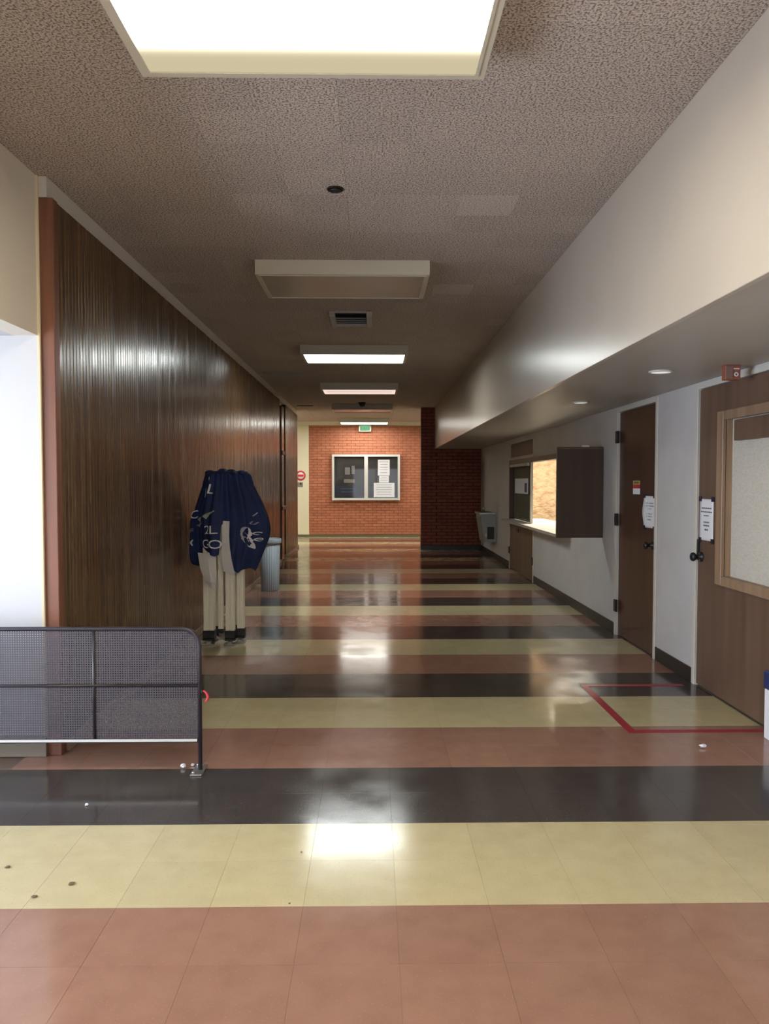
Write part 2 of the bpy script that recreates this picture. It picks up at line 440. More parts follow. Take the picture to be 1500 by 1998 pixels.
# rear of the hall, behind the viewer
wr = MB()
wr.box(XL - 0.12, -1.15, -4.3, -4.2, 0, CEIL + 0.05).box(1.55, 2.33, -4.3, -4.2, 0, CEIL + 0.05).box(-1.15, 1.55, -4.3, -4.2, 2.2, CEIL + 0.05)
o = wr.build('wall_rear', M['plaster']); tag(o, 'wall behind the viewer around the added rear doors', 'wall', kind='structure')
rd = empty('door_5', (0.2, -4.25, 0), 'added glazed rear doors, unseen behind the viewer', 'door', kind='structure')  # doors added to give the rear daylight a source
f = MB()
for x in (-1.12, 0.2, 1.52): f.box(x - 0.03, x + 0.03, -4.28, -4.22, 0, 2.2)
f.box(-1.09, 1.49, -4.279, -4.221, 0, 0.1).box(-1.09, 1.49, -4.279, -4.221, 2.1, 2.199)
f.build('door_frame', M['alu'], rd)
for (a, b) in ((-1.09, 0.17), (0.23, 1.49)):
    MB().box(a, b, -4.253, -4.247, 0.1, 2.1).build('pane', M['glass'], rd)

# ---- right wall with openings
T = 0.12
wrt = MB()
def rseg(y0, y1, z0, z1): wrt.box(XR, XR + T, y0, y1, z0, z1)
D2 = (3.93, 5.19); D1 = (5.97, 6.90); WN = (7.40, 12.36); BAY = (10.5, 12.36)
TOP = 2.012
rseg(-4.3, D2[0], 0, SOFFIT + 0.02); rseg(*D2, TOP, SOFFIT + 0.02); rseg(D2[1], D1[0], 0, SOFFIT + 0.02)
rseg(*D1, TOP, SOFFIT + 0.02); rseg(D1[1], WN[0], 0, SOFFIT + 0.02)
rseg(WN[0], BAY[0], 0, 0.72); rseg(WN[0], 8.5, 0.72, 0.85); rseg(WN[0], BAY[0], 1.73, SOFFIT + 0.02)
rseg(BAY[0], BAY[1], 1.985, SOFFIT + 0.02); rseg(WN[1], YSTUB, 0, SOFFIT + 0.02)
wall_right = wrt.build('wall_right', M['plaster_right'])
tag(wall_right, 'grey white plaster wall with doors and counter window on the right', 'wall', kind='structure')
sf = MB().box(XF + 0.03, XR + T, -4.3, YSTUB, SOFFIT, SOFFIT + 0.1).build('ceiling_soffit', M['soffit'])
tag(sf, 'low painted soffit over the right side of the corridor', 'soffit', kind='structure')
fa = MB().box(XF, XF + 0.029, -4.3, YSTUB, SOFFIT - 0.002, CEIL + 0.05, 0.002).build('wall_fascia', M['fascia'])
tag(fa, 'long beige glossy painted fascia of the dropped soffit', 'fascia', kind='structure')
f = MB()
for (a, b) in ((D2[1] + 0.045, D1[0] - 0.045), (D1[1] + 0.045, BAY[0] - 0.03), (WN[1] + 0.04, YSTUB - 0.02)):
    f.box(XR - 0.009, XR - 0.001, a, b, 0, 0.105, 0.003)
bb = f.build('baseboard_right', M['rubber']); tag(bb, 'black rubber cove base along the right wall', 'baseboard', kind='structure')

# ---- brick walls
def brick_wall(name, x0, x1, zsegs, yface, bmat, mmat, label, nparts, keep):
    """running bond, face towards the viewer at y = yface"""
    L_, H_, J = 0.204, 0.0575, 0.010
    root = empty(name, ((x0 + x1) / 2, yface, 0), label, 'wall', kind='structure')
    bk = MB()
    for (xa, xb, za, zb) in zsegs: bk.box(xa, xb, yface + 0.008, yface + 0.22, za, zb)
    bk.build('mortar_backing', mmat, root)
    pcs = []
    for (xa, xb, za, zb) in zsegs:
        r = 0; z = za + J / 2
        while z + H_ * 0.5 < zb:
            h = min(H_, zb - z)
            x = x0 - (L_ + J) * (0.5 if r % 2 else 0)
            while x < xb:
                a, b = max(x, xa + 0.0005), min(x + L_, xb - 0.0005)
                if b - a > 0.02: pcs.append((a, b, z, h))
                x += L_ + J
            z += H_ + J; r += 1
    pcs.sort(key=keep)
    cache = {}; restm = MB()
    for i, (a, b, z, h) in enumerate(pcs):
        dy = random.uniform(-0.0015, 0.0015)
        if i < nparts:
            k = (round(b - a, 3), round(h, 3))
            if k not in cache:
                cache[k] = MB().box(0, b - a, 0, 0.02, 0, h, 0.003).mesh('brick', bmat)
            inst('brick', cache[k], root, (a, yface + dy, z))
        else:
            restm.box(a, b, yface + dy, yface + dy + 0.02, z, z + h)
    if len(pcs) > nparts:
        o = restm.build('brick_field', bmat, root); o['kind'] = 'stuff'
    else: restm.bm.free()
    return root
BZ0, BZ1 = 0.06, 2.80
brick_wall('wall_far', -1.604, 2.6, [(-1.604, 2.6, BZ0, BZ1)], YFAR, M['brick'], M['mortar'], 'orange red brick wall closing the far end of the corridor', 300,
           lambda p: (0 if (p[0] < 1.1 and not (-1.0 < p[0] and p[1] < 0.67 and 0.9 < p[2] < 2.0)) else 1, abs(p[2] - 1.25)))
brick_wall('wall_brick_stub', 0.99, XR, [(0.99, XF + 0.03, 0.09, CEIL), (XF + 0.03, XR + 0.1, 0.09, SOFFIT)], YSTUB, M['brick_shaded'], M['mortar_shaded'],
           'red brick wall end below the soffit, shade put into its colour', 300, lambda p: abs(p[2] - 1.0))
f = MB().box(0.985, XR + 0.1, YSTUB - 0.006, YSTUB + 0.22, 0, 0.088).build('baseboard_stub', M['rubber']); tag(f, 'black base of the shaded brick wall end', 'baseboard', kind='structure')
f = MB().box(-1.604, 2.6, YFAR - 0.012, YFAR + 0.2, 0, 0.058).box(-4.1, -1.605, YFAR - 0.012, YFAR + 0.2, 0, 0.058).build('baseboard_far', M['green_base']); tag(f, 'olive base below the far wall', 'baseboard', kind='structure')
f = MB().box(-4.1, 5.1, YFAR - 0.02, YFAR + 0.2, BZ1 + 0.002, CEIL + 0.02).build('trim_3', M['cream_wall']); tag(f, 'cream band above the far brick wall', 'trim', kind='structure')
f = MB().box(-4.1, -1.605, YFAR - 0.008, YFAR + 0.2, 0.059, BZ1).build('wall_far_plaster', M['cream_wall']); tag(f, 'cream plaster wall left of the far brick', 'wall', kind='structure')
f = MB().box(-4.2, -4.1, 16.3, YFAR + 0.2, 0, CEIL + 0.05).box(2.602, 2.7, YSTUB + 0.2, YFAR + 0.2, 0, CEIL + 0.05).build('wall_cross_corridor', M['cream_wall']); tag(f, 'end walls of the cross corridor', 'wall', kind='structure')

# ---- room behind the counter window
f = MB()
f.box(XR + T, 4.6, 6.5, 6.6, 0, 2.6).box(4.6, 4.7, 6.5, 13.3, 0, 2.6).box(XR + T, 4.7, 6.5, 13.3, 2.5, 2.6)
o = f.build('wall_office', M['office']); tag(o, 'walls and ceiling of the room behind the counter', 'wall', kind='structure')
o = MB().box(XR + T, 4.7, 13.3, 13.42, 0, 2.6).build('wall_office_far', M['tan_wall']); tag(o, 'brightly lit rough tan wall seen through the counter window', 'wall', kind='structure')

# ================================================================== OPENINGS IN THE LEFT WALL
d = empty('door_3', (XL, 13.62, 0), 'narrow tall wooden door in the left wood panelling', 'door', kind='structure')
MB().box(XL - 0.119, XL - 0.09, 13.2, 14.05, 0, 2.72).build('recess_panel', M['groove'], d)
MB().box(XL - 0.08, XW + 0.012, 13.36, 13.72, 0.02, 2.71, 0.004).build('door_leaf', M['wood_slat'], d)
for z in (1.86, 0.90):
    MB().box(XW + 0.012, XW + 0.03, 13.34, 13.9, z, z + 0.07, 0.003).build('hinge', M['black'], d)

# ================================================================== RIGHT WALL DOORS
def knob(parent, y, z, x=XR, m='black'):
    k = MB()
    k.lathe([(0.034, 0.0), (0.034, -0.008), (0.016, -0.012), (0.013, -0.035), (0.026, -0.045), (0.031, -0.058), (0.026, -0.070), (0.010, -0.075)], (x, y, z), 'x', 18)
    return k.build('knob', M[m], parent)
# door_1
d1 = empty('door_1', (XR, sum(D1) / 2, 0), 'dark brown closed door with black hinges, a sticker and a taped page', 'door', kind='structure')
MB().box(XR + 0.012, XR + 0.055, D1[0] + 0.006, D1[1] - 0.006, 0.008, TOP - 0.006, 0.002).build('door_leaf', M['door_dark'], d1)
fr = MB().box(XR - 0.012, XR - 0.001, D1[0] - 0.042, D1[0], 0, TOP + 0.035, 0.002).box(XR - 0.012, XR - 0.001, D1[1], D1[1] + 0.042, 0, TOP + 0.035, 0.002)
fr.box(XR - 0.011, XR - 0.001, D1[0], D1[1], TOP, TOP + 0.035)
fr.build('door_frame', M['white_trim'], d1)
for z in (0.27, 1.05, 1.79):
    MB().box(XR - 0.022, XR - 0.0005, D1[1] - 0.028, D1[1] + 0.03, z - 0.055, z + 0.055, 0.003).build('hinge', M['black'], d1)
knob(d1, D1[0] + 0.09, 0.885, XR + 0.012)
MB().box(XR + 0.004, XR + 0.012, D1[0] + 0.008, D1[0] + 0.03, 0.80, 0.98).build('strike_plate', M['black_metal'], d1)
# door_2 with a window
d2 = empty('door_2', (XR, sum(D2) / 2, 0), 'wide brown door with a light wood framed window', 'door', kind='structure')
WY = (4.02, 4.875); WZ = (0.735, 1.835)
lf = MB()
lf.box(XR + 0.004, XR + 0.05, D2[0] + 0.006, D2[1] - 0.006, 0.012, WZ[0] + 0.05).box(XR + 0.004, XR + 0.05, D2[0] + 0.006, D2[1] - 0.006, WZ[1] - 0.05, TOP - 0.006)
lf.box(XR + 0.004, XR + 0.05, WY[1] - 0.05, D2[1] - 0.006, WZ[0] + 0.05, WZ[1] - 0.05).box(XR + 0.004, XR + 0.05, D2[0] + 0.006, WY[0] + 0.05, WZ[0] + 0.05, WZ[1] - 0.05)
lf.build('door_leaf', M['door_brown'], d2)
wf = MB()
fw = 0.085
wf.box(XR - 0.022, XR + 0.003, WY[1] - fw, WY[1], WZ[0], WZ[1], 0.004).box(XR - 0.022, XR + 0.003, WY[0], WY[0] + fw, WZ[0], WZ[1], 0.004)
wf.box(XR - 0.021, XR + 0.003, WY[0] + fw, WY[1] - fw, WZ[0], WZ[0] + 0.06, 0.004).box(XR - 0.021, XR + 0.003, WY[0] + fw, WY[1] - fw, WZ[1] - 0.06, WZ[1], 0.004)
wfo = wf.build('window_frame', M['wood_light'], d2)
wf = MB().box(XR + 0.003, XR + 0.03, WY[1] - fw - 0.025, WY[1] - fw, WZ[0] + 0.05, WZ[1] - 0.05).box(XR + 0.003, XR + 0.03, WY[0] + fw, WY[1] - fw, WZ[0] + 0.045, WZ[0] + 0.062)
wf.build('window_stop', M['wood_light'], d2)
MB().box(XR + 0.03, XR + 0.034, WY[0] + 0.04, WY[1] - 0.04, WZ[0] + 0.045, WZ[1] - 0.045).build('blind', M['blind'], d2)
MB().box(XR - 0.018, XR + 0.0295, WY[0] + fw + 0.005, 4.65, 1.64, 1.765, 0.003).build('blind_box', M['door_brown'], d2)
MB().box(XR - 0.012, XR - 0.001, D2[1], D2[1] + 0.042, 0, TOP + 0.03, 0.002).box(XR - 0.011, XR - 0.001, D2[0], D2[1], TOP, TOP + 0.03).box(XR - 0.012, XR - 0.001, D2[0] - 0.042, D2[0], 0, TOP + 0.03).build('door_frame', M['white_trim'], d2)
knob(d2, D2[1] - 0.06, 0.885, XR + 0.004)
MB().box(XR - 0.004, XR + 0.004, D2[1] - 0.03, D2[1] + 0.006, 0.86, 1.00).build('strike_plate', M['black_metal'], d2)

# ---- counter bay: transom, sash with glass, half doors
wn = empty('window_1', (XR, 9.9, 0.72), 'dark framed counter window open to a lit room', 'window', kind='structure')
f = MB()
f.box(XR - 0.015, XR + 0.1, BAY[1] - 0.06, BAY[1] - 0.001, 0.80, 1.735)
f.box(XR - 0.015, XR + 0.1, WN[0] + 0.001, BAY[1] - 0.06, 1.665, 1.729)
f.build('window_frame', M['door_dark'], wn)
MB().box(XR + 0.03, XR + 0.06, 10.88, 10.92, 0.80, 1.69).build('mullion', M['white_trim'], wn)
MB().box(XR + 0.04, XR + 0.045, 10.92, BAY[1] - 0.06, 0.80, 1.69).build('pane', M['glass_grey'], wn)
MB().box(XR + 0.055, XR + 0.065, 10.885, BAY[1] - 0.06, 0.80, 1.69).build('sliding_panel', M['grey_panel'], wn)
MB().box(XR - 0.014, XR + 0.02, 10.92, BAY[1] - 0.06, 1.62, 1.66).build('sash_rail', M['white_trim'], wn)
MB().box(XR + 0.01, XR + 0.06, BAY[0] + 0.04, BAY[1] - 0.04, 1.77, 1.98).build('transom_panel', M['door_dark'], wn)
MB().box(XR - 0.018, XR + 0.1, BAY[0] - 0.02, BAY[1] + 0.02, 1.73, 1.768).build('transom_bar', M['white_trim'], wn)
MB().box(XR - 0.012, XR + 0.1, BAY[0] + 0.001, BAY[0] + 0.04, 1.768, 1.984).box(XR - 0.012, XR + 0.1, BAY[1] - 0.04, BAY[1] - 0.001, 1.768, 1.984).build('transom_frame', M['white_trim'], wn)
ct = MB().box(XR - 0.13, XR + 0.55, 8.55, BAY[1] + 0.02, 0.765, 0.795, 0.004).build('counter_shelf', M['laminate'])
# the wall top below it carries it
tag(ct, 'white laminate counter shelf running below the open counter window', 'counter')
MB().box(XR - 0.136, XR - 0.13, 8.55, BAY[1] + 0.02, 0.762, 0.797).build('edge_strip', M['counter_edge'], ct)
MB().box(XR + 0.0, XR + T, 8.551, BAY[0], 0.72, 0.764).build('support_rail', M['white_trim'], ct)
hd = empty('half_door', (XR, 11.43, 0), 'brown pair of half doors under the counter shelf beside the fountain', 'door')
for (a, b) in ((BAY[0] + 0.045, 11.42), (11.43, BAY[1] - 0.045)):
    MB().box(XR - 0.004, XR + 0.04, a, b, 0.012, 0.715, 0.003).build('door_leaf', M['door_brown'], hd)
MB().box(XR - 0.01, XR + 0.08, BAY[0] + 0.001, BAY[0] + 0.04, 0, 0.76).box(XR - 0.01, XR + 0.08, BAY[1] - 0.04, BAY[1] - 0.001, 0, 0.76).box(XR - 0.009, XR + 0.08, BAY[0] + 0.04, BAY[1] - 0.04, 0.718, 0.761).build('door_frame', M['white_trim'], hd)
for y in (BAY[0] + 0.03, BAY[1] - 0.03):
    MB().box(XR - 0.02, XR - 0.0102, y - 0.035, y + 0.035, 0.24, 0.35, 0.003).build('hinge', M['black'], hd)
MB().box(XR - 0.012, XR - 0.0045, 11.56, 11.72, 0.62, 0.68, 0.003).build('latch', M['black'], hd)
# open shutter board, hinged at the wall and standing out square to it
sh = empty('window_shutter', (XR, 7.36, 0.86), 'dark brown shutter board swung open square to the right wall', 'shutter')
MB().box(1.762, XR - 0.004, 7.33, 7.37, 0.852, 1.722, 0.002).build('shutter_board', M['shutter'], sh)
MB().box(1.770, XR - 0.006, 7.327, 7.3299, 1.702, 1.714).build('edge_strip', M['door_brown'], sh)
for z in (1.02, 1.55):
    MB().box(XR - 0.02, XR - 0.0005, 7.371, 7.399, z - 0.05, z + 0.05).build('hinge', M['black'], sh)
MB().box(2.0, 2.07, 7.335, 7.365, 1.722, 1.738).build('latch', M['alu'], sh)

# notice behind the glass of the counter window
nt_ = empty('notice', (XR + 0.036, 11.6, 1.33), 'pale notice sheet fixed behind the grey glass of the counter window', 'notice')
MB().box(XR + 0.034, XR + 0.036, 11.08, 12.1, 1.21, 1.44).build('sheet', M['paper'], nt_)
MB().box(XR + 0.033, XR + 0.0339, 11.16, 11.34, 1.235, 1.37).build('print_block', M['ink'], nt_)

# ================================================================== CEILING FIXTURES
FW, FD = 1.19, 0.69
FX = -0.205
def fixture(yn, label, lit=None, color=None, edge=None, cat='ceiling light', floor_v=0.5, soft=0.2, metal='fixture', power=1.0, fx=None):
    FX = -0.205 if fx is None else fx
    z0 = 2.80
    r = empty('ceiling_light', (FX, yn + FD / 2, z0), label, cat, 'square fluorescent fixtures along the ceiling')
    x0, x1, y0, y1 = FX - FW / 2, FX + FW / 2, yn, yn + FD
    h = MB()
    t = 0.022
    for (a, b, c, e) in ((x0, x1, y0, y0 + t), (x0, x1, y1 - t, y1), (x0, x0 + t, y0 + t, y1 - t), (x1 - t, x1, y0 + t, y1 - t)):
        h.box(a, b, c, e, z0, CEIL - 0.001)
    h.box(x0 + t, x1 - t, y0 + t, y1 - t, CEIL - 0.012, CEIL - 0.002)
    h.build('housing', M[metal], r)
    lip = MB()
    q = 0.012
    for (a, b, c, e) in ((x0 + t, x1 - t, y0 + t, y0 + t + q), (x0 + t, x1 - t, y1 - t - q, y1 - t), (x0 + t, x0 + t + q, y0 + t + q, y1 - t - q), (x1 - t - q, x1 - t, y0 + t + q, y1 - t - q)):
        lip.box(a, b, c, e, z0 - 0.004, z0 + 0.006)
    lip.build('lens_frame', M[metal], r)
    g = t + q
    dm = M['acrylic'] if not lit else backlit('lens_' + lit, color, edge, LAMP[lit], FD / 2 - g, soft, floor_v, power)
    MB().box(x0 + g, x1 - g, y0 + g, y1 - g, z0 + 0.001, z0 + 0.005).build('lens', dm, r)
    if lit in ('third', 'fourth'):
        MB().box(x0 + g + 0.05, x1 - g - 0.05, yn + FD * 0.48, yn + FD * 0.52, z0 - 0.001, z0 + 0.0005).build('lens_dim_line', M['acrylic'], r)  # dark strip standing for the dimmer gap between the tube pairs
    return r
WARM = (1.0, 0.90, 0.70)
fixture(2.06, 'large warm white lit fixture nearest, cut by the top of the picture', 'near', WARM, (1.0, 0.86, 0.55), floor_v=0.62, soft=0.31, power=5.0)
fixture(5.30, 'unlit cream fixture hanging in front of the ceiling vent', metal='fixture')
fixture(8.55, 'bright white lit fixture just beyond the ceiling vent', 'third', (0.95, 1.0, 0.97), (0.95, 1.0, 0.97), floor_v=2.0, soft=0.08, metal='fixture_dull')
fixture(11.80, 'dimmer pinkish lit fixture between the brighter white ones', 'fourth', (1.0, 0.78, 0.68), (1.0, 0.74, 0.64), floor_v=0.85, soft=0.08, metal='fixture_dull')
fixture(15.05, 'unlit far fixture just behind the small black smoke detector', metal='fixture_dull')
fixture(18.30, 'bright white lit fixture farthest away before the exit sign', 'last', (1.0, 0.97, 0.88), (1.0, 0.97, 0.88), floor_v=6.0, soft=0.06, metal='fixture_dull')
CROSS = (1.0, 0.96, 0.84)  # unseen cross corridor lamps, added to brighten the far walls and floor
fixture(16.9, 'added lit fixture in the cross corridor, unseen behind the left wall', 'cross', CROSS, CROSS, floor_v=4.0, soft=0.06, fx=-2.75)
fixture(16.9, 'added lit fixture in the cross corridor, unseen behind the shaded brick', 'cross', CROSS, CROSS, floor_v=4.0, soft=0.06, fx=1.95)
fixture(-1.19, 'added warm lit fixture, unseen behind the viewer', 'rear', WARM, WARM, floor_v=2.0)  # unseen lamp added to brighten the near floor and walls
# lamp of the room behind the counter
ol = empty('office_light', (3.0, 11.6, 2.5), 'ceiling light of the lit room behind the counter window', 'ceiling light')
MB().box(2.5, 3.5, 10.9, 12.3, 2.44, 2.499).build('housing', M['fixture'], ol)
MB().box(2.53, 3.47, 10.93, 12.27, 2.434, 2.4395).build('lens', emit('lens_office', (1.0, 0.90, 0.72), LAMP['office']), ol)

# vent
vt = empty('ceiling_vent', (-0.19, 7.1, CEIL), 'small metal vent between the unlit fixture and the bright one', 'vent')
f = MB()
x0, x1, y0, y1 = -0.385, -0.005, 6.86, 7.36
f.box(x0, x0 + 0.05, y0, y1, CEIL - 0.05, CEIL - 0.001, 0.006).box(x1 - 0.05, x1, y0, y1, CEIL - 0.05, CEIL - 0.001, 0.006)
f.box(x0 + 0.05, x1 - 0.05, y1 - 0.03, y1, CEIL - 0.04, CEIL - 0.001).box(x0 + 0.05, x1 - 0.05, y0, y0 + 0.02, CEIL - 0.018, CEIL - 0.001)
f.build('vent_frame', M['vent_metal'], vt)
MB().box(x0 + 0.05, x1 - 0.05, y0 + 0.02, y1 - 0.03, CEIL - 0.006, CEIL - 0.001).build('duct_opening', M['black'], vt)
for k in range(4):
    yy = y0 + 0.14 + 0.08 * k
    MB().prism([(yy, CEIL - 0.036), (yy + 0.06, CEIL - 0.012), (yy + 0.062, CEIL - 0.016), (yy + 0.002, CEIL - 0.04)], x0 + 0.051, x1 - 0.051, 'x').build('louver', M['vent_metal'], vt)
# slot diffusers by the left wall
for (xa, xb, y, lab) in ((-1.52, -0.95, 10.75, 'long slot diffuser in the ceiling above the left wood slats'), (-1.5, -1.18, 15.35, 'short dark slot diffuser in the ceiling near the cross corridor')):
    s = empty('slot_diffuser', ((xa + xb) / 2, y, CEIL), lab, 'vent', 'slot diffusers by the left wall')
    MB().box(xa, xb, y - 0.05, y - 0.03, CEIL - 0.012, CEIL - 0.001).box(xa, xb, y + 0.03, y + 0.05, CEIL - 0.012, CEIL - 0.001).box(xa, xa + 0.02, y - 0.03, y + 0.03, CEIL - 0.012, CEIL - 0.001).box(xb - 0.02, xb, y - 0.03, y + 0.03, CEIL - 0.012, CEIL - 0.001).build('slot_frame', M['steel_dull'] if y < 12 else M['dark_bronze'], s)
    MB().box(xa + 0.02, xb - 0.02, y - 0.03, y + 0.03, CEIL - 0.006, CEIL - 0.001).build('slot_opening', M['black'], s)
# sprinkler cover
sp = empty('sprinkler_cover', (-0.192, 4.03, CEIL), 'small round dark disc in the ceiling near the large lit fixture', 'sprinkler')
MB().lathe([(0.043, -0.001), (0.043, -0.006), (0.036, -0.010), (0.034, -0.006)], (-0.192, 4.03, CEIL), 'z', 28).build('escutcheon', M['dark_bronze'], sp)
MB().lathe([(0.030, -0.006), (0.030, -0.014), (0.012, -0.018)], (-0.192, 4.03, CEIL), 'z', 24).build('cap', M['black'], sp)
# smoke detector
sd = empty('smoke_detector', (-0.2, 14.75, CEIL), 'small black dome on the ceiling before the unlit far fixture', 'detector')
MB().lathe([(0.075, -0.001), (0.075, -0.02), (0.07, -0.03)], (-0.2, 14.75, CEIL), 'z', 24).build('base', M['dark_bronze'], sd)
MB().lathe([(0.06, -0.03), (0.055, -0.05), (0.04, -0.07), (0.015, -0.08)], (-0.2, 14.75, CEIL), 'z', 24).build('dome', M['black'], sd)
# soffit downlights
M['lens_down'] = emit('lens_down', (1.0, 0.97, 0.93), 0.75)
for (y, lab) in ((4.66, 'round recessed light in the soffit, the nearer of the two'), (6.46, 'round recessed light in the soffit, the farther of the two')):
    r = empty('downlight', (1.745, y, SOFFIT), lab, 'downlight', 'downlights in the soffit')
    MB().lathe([(0.062, -0.0005), (0.072, -0.0005), (0.072, -0.007), (0.064, -0.012), (0.058, -0.008)], (1.745, y, SOFFIT), 'z', 28, close=False).build('trim_ring', M['white_trim'], r)
    MB().lathe([(0.0585, -0.002), (0.0585, -0.007), (0.03, -0.010)], (1.745, y, SOFFIT), 'z', 28).build('lens', M['lens_down'], r)

# ================================================================== TEXT
def text_mesh(txt, size, extrude=0.0):
    c = bpy.data.curves.new('txt', 'FONT'); c.body = txt; c.size = size; c.extrude = extrude
    c.align_x = 'CENTER'; c.align_y = 'CENTER'; c.resolution_u = 3
    o = bpy.data.objects.new('txt', c); COL.objects.link(o)
    dg = bpy.context.evaluated_depsgraph_get(); dg.update()
    me = bpy.data.meshes.new_from_object(o.evaluated_get(dg))
    bpy.data.objects.remove(o); bpy.data.curves.remove(c)
    return me
# exit sign
EY = YFAR - 0.09
es = empty('exit_sign', (-0.19, EY, 2.65), 'small lit green exit sign mounted high on the far brick wall', 'sign')
MB().box(-0.24, -0.14, EY + 0.035, YFAR - 0.001, 2.68, 2.78).build('bracket', M['exit_box'], es)
MB().box(-0.345, -0.035, EY - 0.03, EY + 0.034, 2.645, 2.81, 0.006).build('sign_box', M['exit_box'], es)
MB().box(-0.315, -0.065, EY - 0.034, EY - 0.0305, 2.66, 2.795).build('sign_face', emit('exit_face', (0.42, 0.85, 0.48), 0.62), es)
me = text_mesh('EXIT', 0.11, 0.001)
for v in me.vertices: v.co = Vector((v.co.x, -v.co.z, v.co.y * 1.1))
me.materials.append(emit('exit_text', (0.10, 0.62, 0.25), 0.6))
o = bpy.data.objects.new('lettering', me); COL.objects.link(o); o.parent = es; o.location = Vector((-0.19, EY - 0.0365, 2.728)) - ORG[es]

# ================================================================== FAR WALL: notice board, round sign
bx0, bx1, bz0, bz1 = -1.02, 0.685, 0.925, 2.075
yb = YFAR - 0.005
nb = empty('notice_board', ((bx0 + bx1) / 2, yb, bz0), 'aluminium framed glazed notice board on the far brick wall', 'notice board')
f = MB(); fw = 0.055; yf = yb - 0.085
f.box(bx0, bx1, yf, yb, bz0, bz0 + fw).box(bx0, bx1, yf, yb, bz1 - fw, bz1).box(bx0, bx0 + fw, yf, yb, bz0 + fw, bz1 - fw).box(bx1 - fw, bx1, yf, yb, bz0 + fw, bz1 - fw)
xm = -0.165
f.box(xm - 0.045, xm + 0.045, yf, yb, bz0 + fw, bz1 - fw)
f.build('frame', M['alu'], nb)
MB().box(bx0 + fw, xm - 0.045, yb - 0.02, yb - 0.004, bz0 + fw, bz1 - fw).box(xm + 0.045, bx1 - fw, yb - 0.02, yb - 0.004, bz0 + fw, bz1 - fw).build('back_panel', M['board'], nb)
for (a, b) in ((bx0 + fw, xm - 0.045), (xm + 0.045, bx1 - fw)):
    MB().box(a, b, yf + 0.012, yf + 0.017, bz0 + fw, bz1 - fw).build('pane', M['glass'], nb)
def bx(px): return (px - 727) * YFAR / 1500
def bz(py): return CAM_H - (py - 940) * YFAR / 1500
def sheet(px0, px1, py0, py1, m, label, group, depth=0.0, lines=0):
    x0, x1, z1, z0 = bx(px0), bx(px1), bz(py0), bz(py1)
    y = yb - 0.0235 - depth
    r = empty('paper_sheet', ((x0 + x1) / 2, y, z0), label, 'paper', group)
    MB().box(x0, x1, y, y + 0.0018, z0, z1).build('sheet', M[m], r)
    if lines:
        hh = (z1 - z0) / (lines + 1)
        for i in range(lines):
            zz = z1 - hh * (i + 0.8); w = (x1 - x0) * random.uniform(0.5, 0.8) / 2
            MB().box((x0 + x1) / 2 - w, (x0 + x1) / 2 + w, y - 0.0008, y - 0.0001, zz - hh * 0.14, zz + hh * 0.08).build('print_line', M['letter_grey'] if m == 'paper' else M['ink'], r)
    return r
G = 'sheets in the notice board'
sheet(737, 760, 897, 928, 'paper', 'tall white sheet high in the right half of the notice board', G, 0, 5)
sheet(739.5, 758.5, 928.6, 941.5, 'paper', 'small white sheet between the tall and the wide one in the notice board', G, 0, 3)
sheet(729, 769.5, 942.2, 970, 'paper', 'wide white sheet at the bottom of the right half of the notice board', G, 0, 5)
sheet(673, 683, 912, 926, 'photo_grey', 'small grey square print in the left half of the notice board', G, 0)
sheet(686, 692, 909, 925, 'photo_grey', 'narrow grey strip beside the square print in the notice board', G, 0)
sheet(671, 692, 935, 942, 'photo_grey', 'short grey sheet in the middle of the left half of the notice board', G, 0)
sheet(656, 700, 948, 967, 'photo_blue', 'dark blue sheet at the bottom of the left half of the notice board', G, 0, 2)
# round sign
cx, cz = bx(587), bz(928)
rs = empty('round_sign', (cx, YFAR - 0.012, cz), 'round red sign on the cream wall at the far end', 'sign')
def disc(r0, r1, y0, y1, name, m):
    b = MB()
    pts = [(r0, y0), (r1, y0), (r1, y1), (r0, y1)]
    b.lathe([(p[0], p[1]) for p in pts] + [pts[0]], (cx, 0, cz), 'y', 32, close=False)
    return b.build(name, M[m], rs)
disc(0.001, 0.098, YFAR - 0.0145, YFAR - 0.0085, 'sign_face', 'paper')
disc(0.086, 0.125, YFAR - 0.018, YFAR - 0.0085, 'red_ring', 'red')
MB().box(cx - 0.075, cx + 0.075, YFAR - 0.017, YFAR - 0.0146, cz - 0.028, cz + 0.028).build('red_bar', M['red'], rs)
ps = empty('sign_plate', (cx + 0.02, YFAR - 0.012, bz(949)), 'small dark plate on the cream wall under the round red sign', 'sign')
MB().box(cx - 0.09, cx + 0.055, YFAR - 0.014, YFAR - 0.0085, bz(950.5), bz(941)).build('plate', M['photo_grey'], ps)
MB().box(cx - 0.02, cx + 0.02, YFAR - 0.0155, YFAR - 0.0141, bz(946), bz(942)).build('symbol', M['black'], ps)

# ================================================================== DRINKING FOUNTAIN
fy0, fy1 = 13.75, 14.4
fx = XR - 0.29
df = empty('drinking_fountain', (XR, (fy0 + fy1) / 2, 0.30), 'steel wall drinking fountain with a black grille beside the shaded brick', 'drinking fountain')
MB().prism([(XR - 0.001, 0.30), (XR - 0.20, 0.30), (fx + 0.02, 0.74), (fx + 0.02, 0.80), (XR - 0.001, 0.80)], fy0, fy1, 'y').build('body', M['steel_dull'], df)
MB().box(fx - 0.01, XR - 0.001, fy0 - 0.01, fy1 + 0.01, 0.801, 0.84, 0.008, 2).build('basin_top', M['steel'], df)
MB().box(fx + 0.03, XR - 0.06, fy0 + 0.05, fy1 - 0.05, 0.8405, 0.844).build('basin', M['black_metal'], df)
b = MB().lathe([(0.022, 0.0), (0.020, 0.04), (0.026, 0.05), (0.026, 0.075), (0.010, 0.09)], (fx + 0.09, fy0 + 0.14, 0.844), 'z', 16)
b.build('bubbler', M['steel'], df)
